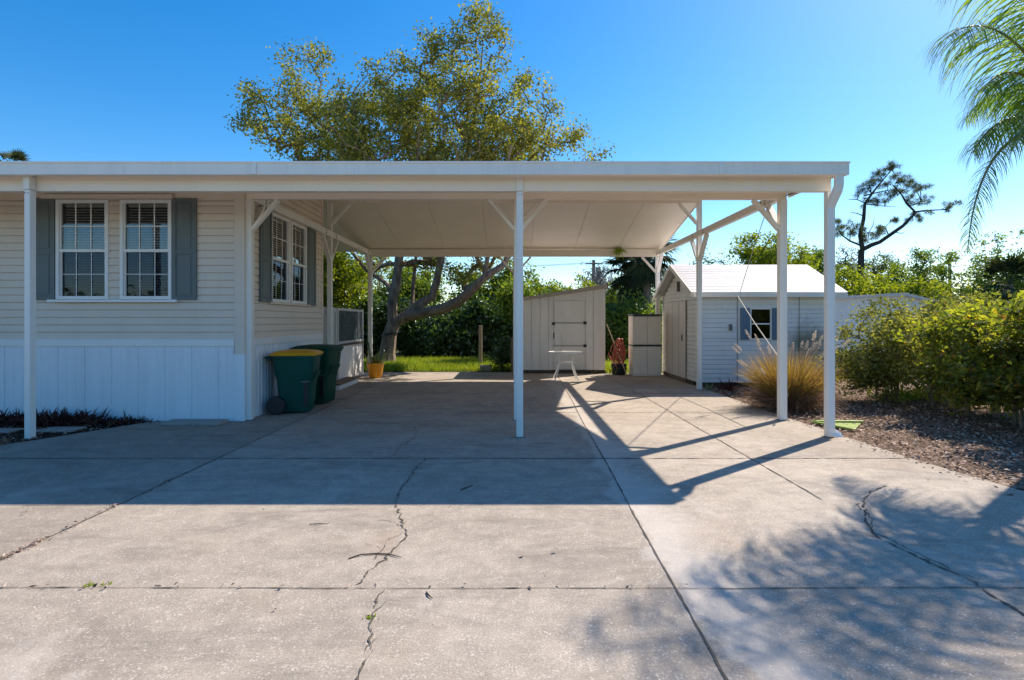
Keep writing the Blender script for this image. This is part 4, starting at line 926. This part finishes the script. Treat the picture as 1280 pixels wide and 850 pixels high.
# dense shrubs behind the lawn strip
DG = 'dense dark shrubs behind the lawn strip'
rowx = [(-8.6, 24.5, 4.0), (-6.3, 23.6, 2.5), (-4.4, 24.0, 2.3), (-2.7, 23.2, 2.1), (-1.2, 23.8, 2.4), (.3, 23.3, 2.7), (1.8, 24, 2.7), (3.6, 23.0, 2.1)]
labs = ['dark shrub left of the big trunk, behind the porch panel', 'dark shrub right behind the trunk of the big tree', 'dark shrub under the fork of the big tree, behind the lawn', 'dark shrub under the long leaning branch', 'dark shrub left of the slim wooden post', 'dark shrub behind the slim wooden post and thin trunk', 'dark shrub behind the left end of the sloping shed', 'low dark shrub seen between the sloping shed and the cabinet']
for (x, y, h), lab in zip(rowx, labs):
    shrub('dense_shrub', lab, x, y, h, 2.6, 9000, 'leaf_dark', .20, DG, ntar=100, base=0.02, spread=.26, dep=2.0, seed_lobes=9, round_=1.1)
for (x, y, h, w, lf, lab, n) in ((-6.9, 21.2, 4.3, 2.4, 'leaf_lime', 'bright lime green tree seen over the porch panel', 13000), (-6.6, 26.5, 5.2, 3.0, 'leaf_lime', 'lime green bush seen left of the big trunk', 8000), (-.9, 27.0, 4.6, 4.4, 'leaf_mid', 'mid green tree rising behind the dark shrubs under the big tree', 16000), (-4.4, 27, 4.2, 4.8, 'leaf_mid', 'soft green tree behind the fork of the big tree', 16000), (.2, 21.2, 3.0, 1.5, 'leaf_mid', 'thin sapling with bare lower trunk left of the sloping shed', 3500)):
    shrub('garden_tree', lab, x, y, h, w, n, lf, .17, 'garden trees behind the lawn strip', 'tree', ntar=100, base=.12 if y != 21.2 else .5, spread=.24, stems=2, bark='bark')
# yellow green shrubs over the sloping shed roof
for k, (px, top, w) in enumerate(((668, 349, 2.0), (690, 352, 1.6), (710, 354, 1.8), (731, 341, 1.6))):
    Y = 32; h = CAMZ+(401-top)/F*Y
    shrub('screen_shrub', ['lime green shrub top just right of the middle post, over the sloping shed', 'second lime green shrub top from the middle post', 'third lime green shrub top from the middle post', 'yellowest and tallest shrub top, left of the utility pole'][k], (px-640)/F*Y, Y, h, w, 5000, 'leaf_lime', .17, 'shrub tops seen over the sloping shed', ntar=60, base=0, spread=.22, seed_lobes=6)
for (px, w, h, lab) in ((766, 3.0, 3.2, 'green yellow bush low between the sloping shed and the cabinet'),):
    shrub('garden_bush', lab, (px-640)/F*26, 26, h, w, 6500, 'leaf_mid', .18, None, 'bush', base=.0, spread=.25)
# leafless pale trees far beyond
def bare(px, top, Y, w, lab, n=1800):
    h = CAMZ+(401-top)/F*Y; x = (px-640)/F*Y
    lobes = [(x+random.uniform(-.3, .3)*w, Y+random.uniform(-1, 1), h*random.uniform(.6, .85), w*.3, (1, 1, 1.3)) for _ in range(5)]
    plant('bare_tree', lab, 'tree', (x, Y, 0), [([(x, Y, -.05), (x+.2, Y, h*.35), (x, Y, h*.6)], [.16, .13, .08])], lobes, 150, n, .25, .10, .4, 'leaf_bare', 'bark', 'pale bare trees in the distance', seg=.5, tip=.022, lift=.3)
bare(760, 333, 48, 4.0, 'pale twiggy tree between the utility pole and the dark tree'); bare(1015, 300, 60, 3.0, 'small pale bare tree left of the downspout post'); bare(1060, 305, 55, 4.0, 'pale bare tree just left of the pine')
# dark tree with cabbage palms by the cabinet
def treeto(name, lab, px, top, Y, w, leaf, n, L=.22, base=.2, cat='tree', group=None, spread=.3, ntar=110):
    h = (CAMZ+(401-top)/F*Y)*1.07
    return shrub(name, lab, (px-640)/F*Y, Y, h, w, n, leaf, L, group, cat, ntar=ntar, base=base, spread=spread, stems=3, seed_lobes=9)
treeto('dark_tree', 'dark dense tree rising behind the cabinet', 795, 322, 25, 2.6, 'leaf_dark', 15000, .19, .05, ntar=150)
treeto('garden_bush', 'olive bush beneath the dark tree, behind the cabinet', 788, 372, 22, 2.4, 'leaf_mid', 6000, .15, .0, 'bush')
def fanpalm(name, lab, x, y, h, r, n=26, leaf='leaf_fan', trunk=.16, group=None, skirt=0):
    t = thing(name, (x, y, 0), lab, 'palm tree', group)
    m = MB(); m.tube([(x, y, -.05), (x+.05, y, h*.5), (x, y, h-r*.35)], [trunk*1.1, trunk, trunk*.9], 10); m.build('trunk', 'palm_trunk', t)
    parts = []
    for k in range(n+skirt):
        az = RNG.uniform(0, 6.28); el = RNG.uniform(-.5, 1.4) if k < n else RNG.uniform(-1.3, -.6)
        d = np.array([math.cos(az)*math.cos(el), math.sin(az)*math.cos(el), math.sin(el)]); s = np.array([x, y, h-r*.35]); e_ = s+d*r*.5
        parts.append(ribbons(s[None], d[None], r*.52, .05, .1, 2, taper=False, rnd=np.array([.4])))
        sd = np.cross(d, [0, 0, 1.0]); sd /= np.linalg.norm(sd)+1e-6; q = 16; th = np.linspace(-1.5, 1.5, q)
        D0 = np.outer(np.cos(th), d)+np.outer(np.sin(th), sd)
        parts.append(ribbons(np.repeat(e_[None], q, 0), D0, r*.55*(.6+.4*np.cos(th)), r*.075, RNG.uniform(.4, 1.6, q), 4, side=unit(np.cross(D0, np.cross(d, sd)+1e-4)), rnd=np.full(q, RNG.random())))
    link('crown', ribmesh('crown', parts), leaf, t); return t
fanpalm('fan_palm', 'fan palm with spiky crown showing between rear post and small shed roof', 5.3, 22.5, CAMZ+(401-318)/F*22.5+.5, 1.5, 34, skirt=14)
fanpalm('fan_palm', 'dark fan palm pressed between the dark tree and the rear post', 4.9, 23.6, CAMZ+(401-326)/F*23.6, 1.4, 26, skirt=14)
fanpalm('fan_palm', 'top of a palm peeking over the roof at the far left', (16-640)/F*27, 27, CAMZ+(401-190)/F*27-.35, .95, 22)
fanpalm('far_palm', 'tiny slender palm on the horizon beneath the hanging frond', (1187-640)/F*75, 75, CAMZ+(401-317)/F*75, 1.5, 12, trunk=.2, leaf='leaf_far')
fanpalm('fan_palm', 'dark spiky palmetto crown above the hedge at the right edge', (1262-640)/F*26, 26, CAMZ+(401-340)/F*26, 1.6, 26, skirt=8)
# trees beyond the small shed and hedge
TG = 'trees beyond the sheds and hedge'
for (px, top, Y, w, lf, n, lab) in ((955, 297, 34, 5.0, 'leaf_lime', 14000, 'bushy yellow green tree above the small shed roof'), (905, 320, 40, 3.2, 'leaf_far', 2600, 'thin grey green sapling left of the bushy yellow tree'), (880, 318, 42, 2.6, 'leaf_far', 1800, 'thinnest sapling just right of the third side post'), (985, 297, 40, 2.8, 'leaf_far', 2500, 'wispy grey green tree just right of the second side post'),
                                    (1020, 322, 36, 4.0, 'leaf_mid', 8000, 'green tree above the right end of the small shed roof'), (1058, 338, 30, 2.6, 'leaf_lime', 6500, 'bright green tree between downspout post and pine trunk'), (1100, 345, 30, 3.4, 'leaf_lime', 7500, 'bright green tree right of the pine trunk'),
                                    (1100, 322, 46, 4.0, 'leaf_far', 5000, 'grey green tree just right of the pine trunk, low branches'), (1152, 314, 40, 6.0, 'leaf_mid', 12000, 'rounded olive green tree between the pine and the tiny palm'), (1140, 352, 27, 4.0, 'leaf_lime', 7500, 'low lime green tree above the far shed'), (1195, 350, 38, 6.0, 'leaf_mid', 8500, 'low green tree under the tiny palm'),
                                    (1222, 323, 42, 3.4, 'leaf_far', 2300, 'sparse grey green tree right of the tiny palm'), (1247, 296, 33, 3.2, 'leaf_mid', 6000, 'upright green tree near the right edge above the hedge'), (1288, 292, 33, 2.4, 'leaf_mid', 5000, 'green tree cut by the right edge above the hedge'), (1265, 345, 36, 5, 'leaf_mid', 7000, 'low dark green tree behind the palmetto crown'),
                                    (845, 345, 45, 4, 'leaf_mid', 5000, 'green tree behind the small shed roof ridge')):
    treeto('background_tree', lab, px, top, Y, w, lf, n, .20, .12, 'tree', TG, .30, 90)
# the pine
PYY = 38
def z2(x, y): return P(1000+x/3.864, 180+y/3.864, PYY)
pine = thing('pine_tree', P(1076, 401, PYY)*Vector((1, 1, 0)) if False else (P(1076, 401, PYY).x, PYY, 0), 'gnarled dark pine with two curving limbs against the pale sky', 'pine tree')
TC = [(430, 110), (405, 130), (380, 150), (460, 150), (500, 170), (540, 185), (580, 210), (350, 180), (310, 210), (330, 275), (420, 200), (430, 240), (410, 270), (530, 265), (575, 290), (590, 270), (545, 375), (565, 350), (438, 372), (380, 410), (395, 420), (322, 440), (345, 290), (200, 378), (180, 410), (175, 430), (250, 400), (245, 430), (740, 288), (680, 322), (465, 235), (300, 235), (520, 215), (560, 225), (470, 190), (490, 205), (330, 195), (440, 115), (275, 415), (330, 460), (370, 440)]
ppaths = [([(P(1075, 401, PYY).x, PYY, -.1), z2(292, 690), z2(302, 510)], [.34, .27, .24]), ([z2(302, 510), z2(290, 440), z2(310, 360), z2(310, 290), z2(345, 240), z2(400, 180), z2(430, 125)], [.2, .17, .15, .12, .09, .06, .03]),
          ([z2(302, 510), z2(345, 488), z2(400, 470), z2(480, 400), z2(545, 335), z2(510, 288), z2(470, 250), z2(460, 190)], [.19, .18, .16, .14, .11, .09, .06, .03]), ([z2(545, 330), z2(600, 322), z2(650, 320), z2(700, 318), z2(740, 292)], [.08, .07, .05, .04, .02]),
          ([z2(298, 492), z2(240, 468), z2(205, 430), z2(180, 395)], [.09, .08, .05, .02]), ([z2(312, 350), z2(275, 335), z2(250, 328)], [.05, .04, .02]), ([z2(315, 285), z2(275, 268), z2(250, 262)], [.05, .04, .02]), ([z2(310, 250), z2(370, 235), z2(420, 225), z2(440, 200)], [.06, .05, .04, .02]),
          ([z2(315, 290), z2(360, 295), z2(410, 300), z2(460, 302)], [.05, .04, .03, .015]), ([z2(545, 345), z2(580, 352), z2(600, 360)], [.05, .03, .015]), ([z2(430, 445), z2(410, 400), z2(435, 375)], [.05, .04, .02]), ([z2(455, 425), z2(490, 432), z2(505, 425)], [.04, .03, .015]), ([z2(292, 430), z2(330, 430), z2(345, 395), z2(342, 360)], [.05, .04, .03, .01]), ([z2(520, 300), z2(560, 290), z2(585, 280)], [.05, .04, .02])]
m = MB()
for p, r in ppaths:
    pts = [Vector(q)+Vector((0, random.uniform(-.4, .4) if i > 1 else 0, 0)) for i, q in enumerate(p)]; m.tube(pts, [q*.78 for q in r], 8)
for (x, y) in TC:
    e_ = z2(x, y); o_ = min((Vector(q) for p, r in ppaths for q in p[1:]), key=lambda q: (q-e_).length); m.tube([o_, o_.lerp(e_, .5)+Vector((0, 0, .12)), e_], [.035, .028, .015], 5)
m.build('trunk', 'bark_dark', pine)
parts = []; 
for (x, y) in TC:
    for q in range(5):
        c0 = np.array(z2(x+random.uniform(-17, 17), y+random.uniform(-12, 12))); c0[1] += random.uniform(-.7, .7); n = 85
        D0 = unit(RNG.normal(size=(n, 3))+[0, 0, .35]); parts.append(ribbons(c0+D0*.05, D0, RNG.uniform(.16, .36, n), .030, .2, 1, rnd=np.clip(RNG.normal(.4+.25*(q % 2), .25, n), 0, 1)))
link('crown', ribmesh('crown', parts), 'leaf_pine', pine)
# distant woods (one mass) ahead, and unseen trees added behind the camera for window reflections
def mass(name, x0, x1, y0, y1, h0, h1, n, L, leaf):
    k = n//70; c = np.c_[RNG.uniform(x0, x1, k), RNG.uniform(y0, y1, k), np.zeros(k)]; 
    hh = h0+(h1-h0)*(.5+.5*np.sin(c[:, 0]*.13)*np.cos(c[:, 0]*.041+1)); c[:, 2] = RNG.random(k)**.8*hh
    ci = RNG.integers(0, k, n); C = c[ci]+RNG.normal(size=(n, 3))*np.array([.9, .9, .6]); cl = RNG.random(k)
    V, r = leaves(C, L, L*.55, .3, np.clip(cl[ci]*.6+RNG.random(n)*.4, 0, 1)); o = link(name, npmesh(name, V, 4, r), leaf); o['kind'] = 'stuff'; return o
tag(mass('distant_woods', -60, 110, 62, 75, 3.5, 6.0, 60000, .42, 'leaf_mid'), 'low band of green woods along the horizon behind everything', 'woods')
tag(mass('reflection_woods', -70, 70, -46, -34, 1.6, 3.2, 60000, .6, 'leaf_dark'), 'unseen band of trees added for the window reflections', 'woods')
# utility pole and lines
up = thing('utility_pole', (P(742, 401, 60).x, 60, 0), 'dark utility pole with crossarm rising behind the sloping shed', 'utility pole'); ux = up.location.x
m = MB(); m.tube([(ux, 60, 0), (ux, 60, 7.9)], [.22, .17], 10); m.build('shaft', 'wood', up)
m = MB(); m.bar((ux-.9, 59.8, 7.5), (ux+.9, 59.8, 7.5), .12, .12); m.build('crossarm', 'wood', up)
m = MB(); m.tube([(ux+.45, 59.7, 6.0), (ux+.45, 59.7, 7.1)], .26, 12); m.build('transformer', 'steel', up)
m = MB()
for dx, dz in ((-.8, 7.62), (.8, 7.62)):
    for s in (-1, 1):
        pts = [(ux+dx+s*45*t_, 59.8, dz-1.5*4*t_*(1-t_)*.5) for t_ in np.linspace(0, 1, 14)]; m.tube(pts, .018, 4)
tag(m.build('power_line', 'wire', origin=(ux, 59.8, 7.6)), 'thin power lines strung from the utility pole across the sky', 'power line')

# lawn strip behind the drive
n = 26000; x = RNG.uniform(-5.3, .2, n); y = 17.0+RNG.random(n)**.9*4.6; keep = ~((y < 17.25) & (RNG.random(n) < .5)); x, y = x[keep], y[keep]; n = len(x)
s = np.c_[x, y, np.full(n, -.02)]; d = np.c_[RNG.normal(size=(n, 2))*.35, np.ones(n)]
tag(link('lawn_grass', ribmesh('lawn_grass', [ribbons(s, d, RNG.uniform(.10, .26, n), .014, .7, 2)]), 'grass'), 'sunny lime green grass strip behind the driveway', 'grass', kind='stuff')
n = 1500; s = np.c_[RNG.normal(3.0, .35, n), RNG.normal(17.0, .45, n), np.full(n, -.02)]; d = np.c_[RNG.normal(size=(n, 2))*.5, np.ones(n)]
tag(link('weed_patch', ribmesh('weed_patch', [ribbons(s, d, RNG.uniform(.15, .5, n), .02, .9, 3)]), 'grass'), 'yellow green weeds behind the red hose heap', 'weeds', kind='stuff')
n = 900; s = np.c_[RNG.uniform(-6.9, -6.05, n), RNG.uniform(6.3, 7.1, n), np.full(n, -.02)]; s = s[s[:, 1] > 6.2+(s[:, 0]+6.6)*1.5]; n = len(s); d = np.c_[RNG.normal(size=(n, 2))*.7, np.ones(n)]
tag(link('bed_grass', ribmesh('bed_grass', [ribbons(s, d, RNG.uniform(.04, .12, n), .010, .9, 2)]), 'straw'), 'short brown grass at the left edge by the front post', 'grass', kind='stuff')

# slim post, block, dark post and thicket at the end of the drive
wp = MB(); c = P(600.5, 462, 18.6); wp.bar((c.x, c.y, -.02), (c.x, c.y, 1.35), .11, .11); tag(wp.build('wooden_post', 'palewood', origin=(c.x, c.y, 0), bev=.008), 'slim sunlit wooden post standing at the edge of the lawn', 'post')
m = MB(); m.box(-.95, -.63, 17.05, 17.3, -.01, .16); tag(m.build('concrete_block', 'pavertan', origin=(-.8, 17.2, 0), bev=.01), 'grey concrete block lying at the end of the lawn strip', 'block')
m = MB(); m.bar((.02, 16.7, -.02), (.02, 16.7, 1.0), .12, .12); tag(m.build('fence_post', 'wood', origin=(.02, 16.7, 0), bev=.01), 'short dark brown post just behind the middle carport post', 'post')
shrub('thicket', 'small dark twiggy thicket left of the sloping shed', -.33, 17.2, 1.0, .7, 1500, 'leaf_dark', .10, None, 'shrub', ntar=50, base=.1, spread=.1, stems=5)

# hanging plant on the rear beam
hpn = thing('hanging_plant', (3.0, 15.86, 3.3), 'small yellow green plant hanging on the rear roof beam', 'hanging plant')
m = MB(); m.tube([(3.02, 15.90, 3.66), (3.02, 15.86, 3.60), (3.0, 15.86, 3.45)], .010, 6); m.box(2.99, 3.05, 15.86, 15.93, 3.5, 3.56); m.build('hook', 'steel', hpn)
n = 90; s = np.repeat([[2.98, 15.84, 3.46]], n, 0)+RNG.normal(size=(n, 3))*.04; d = RNG.normal(size=(n, 3))*[1, .6, .5]+[-.2, 0, .1]
link('foliage', ribmesh('foliage', [ribbons(s, d, RNG.uniform(.1, .3, n), .02, 1.6, 4)]), 'grass', hpn)

# left bed: dark red plants, pavers, stone
def brom(x, y, n, r, h, lab):
    t = thing('bromeliad_clump', (x, y, 0), lab, 'plant', 'dark plants along the white skirting')
    c = np.c_[RNG.normal(x, r*.5, n), RNG.normal(y, .10, n), np.full(n, 0.)]; d = np.c_[RNG.normal(size=(n, 2))*.75, np.ones(n)]
    link('foliage', ribmesh('foliage', [ribbons(c, d, RNG.uniform(.5, 1.1, n)*h, .028, .8, 4)]), 'brom', t)
brom(-7.35, 8.25, 420, .55, .24, 'dark red spiky clump left of the front left post')
brom(-6.45, 8.2, 620, .62, .27, 'dark red spiky clump right of the front left post')
brom(-5.75, 8.35, 200, .3, .12, 'low dark trailing plant at the point of the bed')
for k, (x, y, w, d_, lab) in enumerate(((-7.0, 7.72, .55, .26, 'pale flat paver left of the front left post'), (-6.2, 7.82, .5, .3, 'pale flat paver right of the front left post'))):
    m = MB(); m.box(x-w/2, x+w/2, y-d_/2, y+d_/2, -.005, .022); tag(m.build('paver', 'trim' if False else 'pavertan', origin=(x, y, 0), bev=.008), lab, 'paver', 'pavers in the bed')
m = MB(); m.loft([[(-7.38+r*math.cos(2*math.pi*j/12), 8.0+r*.8*math.sin(2*math.pi*j/12), z) for j in range(12)] for r, z in ((.09, -.01), (.12, .05), (.11, .12), (.05, .16))]); tag(m.build('stone', 'trim', origin=(-7.38, 8.0, 0), smooth=True), 'pale rounded stone among the dark plants at the left edge', 'stone')
m = MB(); m.box(-5.02, -4.60, 8.12, 8.44, .001, .045); m.box(-4.59, -4.20, 8.12, 8.44, .001, .045); tag(m.build('paver_pad', 'pavertan', origin=(-4.6, 8.28, 0), bev=.008), 'grey brown paver pad lying against the white skirting', 'paver')

# lime splash tray beside the downspout
sg = MB(); sg.bar((4.42, 8.35, .025), (5.12, 8.30, .03), .05, .03); sg.bar((4.40, 8.32, .022), (4.66, 7.72, .02), .05, .03); sg.prism([(4.42, 8.3, .008), (5.08, 8.28, .008), (4.66, 7.74, .008)], (0, 0, .008))
tag(sg.build('splash_tray', 'lime', origin=(4.6, 8.1, 0), bev=.01), 'lime green plastic tray lying on the mulch behind the downspout post', 'tray')

# leaf litter on mulch and specks on the slab
def litter(n, xf, yf, L, z, name, lab, filt=None):
    x = xf(n); y = yf(n); k = np.ones(n, bool) if filt is None else filt(x, y); x, y = x[k], y[k]; n = len(x)
    C = np.c_[x, y, z+RNG.random(n)*.03]; d = unit(np.c_[RNG.normal(size=(n, 2)), RNG.normal(size=n)*.25]); up_ = unit(np.c_[RNG.normal(size=(n, 2))*.35, np.ones(n)]); s_ = unit(np.cross(d, up_))
    l = (L*RNG.uniform(.4, 1.3, n))[:, None]; w = l*RNG.uniform(.25, .6, n)[:, None]; u = np.array([0, 0, 1.])*w*.25
    V = np.stack([C-d*l*.5, C+s_*w*.5+u, C+d*l*.5, C-s_*w*.5+u], 1).reshape(-1, 3)
    tag(link(name, npmesh(name, V, 4, RNG.random(n)), 'litter'), lab, 'leaf litter', kind='stuff')
litter(42000, lambda n: RNG.uniform(4.15, 12, n), lambda n: RNG.uniform(2.5, 13, n), .055, -.01, 'leaf_litter', 'dry brown leaf litter under the hedge', lambda x, y: (x > 4.24+np.maximum(0, 7-y)*.13+RNG.normal(size=len(x))*.16) & (x < y*1.05) & ~((x < 7.3) & (y > 12.9)))
litter(900, lambda n: RNG.uniform(-7.8, -5.2, n), lambda n: RNG.uniform(6.9, 8.5, n), .05, -.005, 'bed_litter', 'dark leaf scraps in the bed by the skirting', lambda x, y: x < -5.95+(y-7.25)*.5)
litter(330, lambda n: RNG.uniform(-5, 4.2, n), lambda n: RNG.uniform(2.2, 16, n), .035, .006, 'leaf_scraps', 'scattered tiny dead leaves on the concrete', lambda x, y: (RNG.random(len(x)) < .35) | (x > 2.8) & (y > 5) & (RNG.random(len(x)) < .6))
n = 130; t_ = RNG.random(n)*.8
jx = np.where(t_ < .3, -3.2+RNG.normal(size=n)*.02, np.where(t_ < .6, RNG.normal(-3.2, .025, n), RNG.uniform(-3, 1, n))); jy = np.where(t_ < .6, np.where(t_ < .3, RNG.normal(3.75, .12, n), RNG.choice([5.31, 4.5, 4.15], n)+RNG.normal(size=n)*.05), 3.193+RNG.normal(size=n)*.012)
C = np.c_[jx, jy, .008+RNG.random(n)*.012]; V, r = leaves(C, .035, .014, .8)
tag(link('joint_debris', npmesh('joint_debris', V, 4, r), 'litter'), 'dead leaves and moss caught in the slab joints', 'leaf litter', kind='stuff')
def twig(pts, r, lab):
    q = [gp(*p) for p in pts]; m = MB(); m.tube([(x, y, .005+.004*math.sin(i*1.3)**2) for i, (x, y) in enumerate(q)], [r]*(len(q)-1)+[r*.4], 5)
    tag(m.build('twig', 'darkwood', origin=(q[0][0], q[0][1], 0)), lab, 'twig', 'twigs on the driveway')
twig([(436, 699), (450, 695), (470, 693), (487, 694), (502, 698)], .0045, 'longest thin twig lying across the crack in the sunlit slab')
twig([(387, 656), (400, 656), (412, 655)], .003, 'short straight twig on the sunlit slab just below the shadow edge')
twig([(533, 741), (536, 746), (541, 749)], .0045, 'small bent twig just below the front joint near the crack')
twig([(576, 613), (582, 611), (591, 607)], .006, 'dark forked scrap in the shade left of the middle post')
# weeds in the front joint
for k, (px, py, lab) in enumerate(((112, 732, 'tiny yellow green weed sprouting in the front joint at left'), (134, 731, 'second tiny weed in the front joint, right of the first'), (463, 772, 'tiny weed growing in the lower part of the crack'))):
    x, y = gp(px, py); t = thing('weed', (x, y, 0), lab, 'weed', 'weeds in the driveway joints'); n = 26 if k != 1 else 12
    s = np.c_[RNG.normal(x, .022, n), RNG.normal(y, .012, n), np.zeros(n)]; link('foliage', ribmesh('foliage', [ribbons(s, np.c_[RNG.normal(size=(n, 2))*.8, np.ones(n)], RNG.uniform(.010, .026, n), .007, .8, 3)]), 'grass', t)
# dark little plant by the small shed corner
x, y = (910-640)/F*12.3, 12.3
t = thing('spiky_plant', (x, y, 0), 'small dark spiky plant at the foot of the small shed wall', 'plant'); n = 60
s = np.c_[RNG.normal(x, .05, n), RNG.normal(y, .05, n), np.zeros(n)-.01]; link('foliage', ribmesh('foliage', [ribbons(s, np.c_[RNG.normal(size=(n, 2))*.8, np.ones(n)], RNG.uniform(.18, .38, n), .028, .9, 4)]), 'brom', t)
x = (885-640)/F*12.5; t = thing('aloe_plant', (x, 12.4, 0), 'little bright green plant beside the third side post', 'plant'); n = 22
s = np.c_[RNG.normal(x, .04, n), RNG.normal(12.4, .04, n), np.zeros(n)-.01]; link('foliage', ribmesh('foliage', [ribbons(s, np.c_[RNG.normal(size=(n, 2))*.7, np.ones(n)], RNG.uniform(.1, .22, n), .022, .6, 3)]), 'cactus', t)
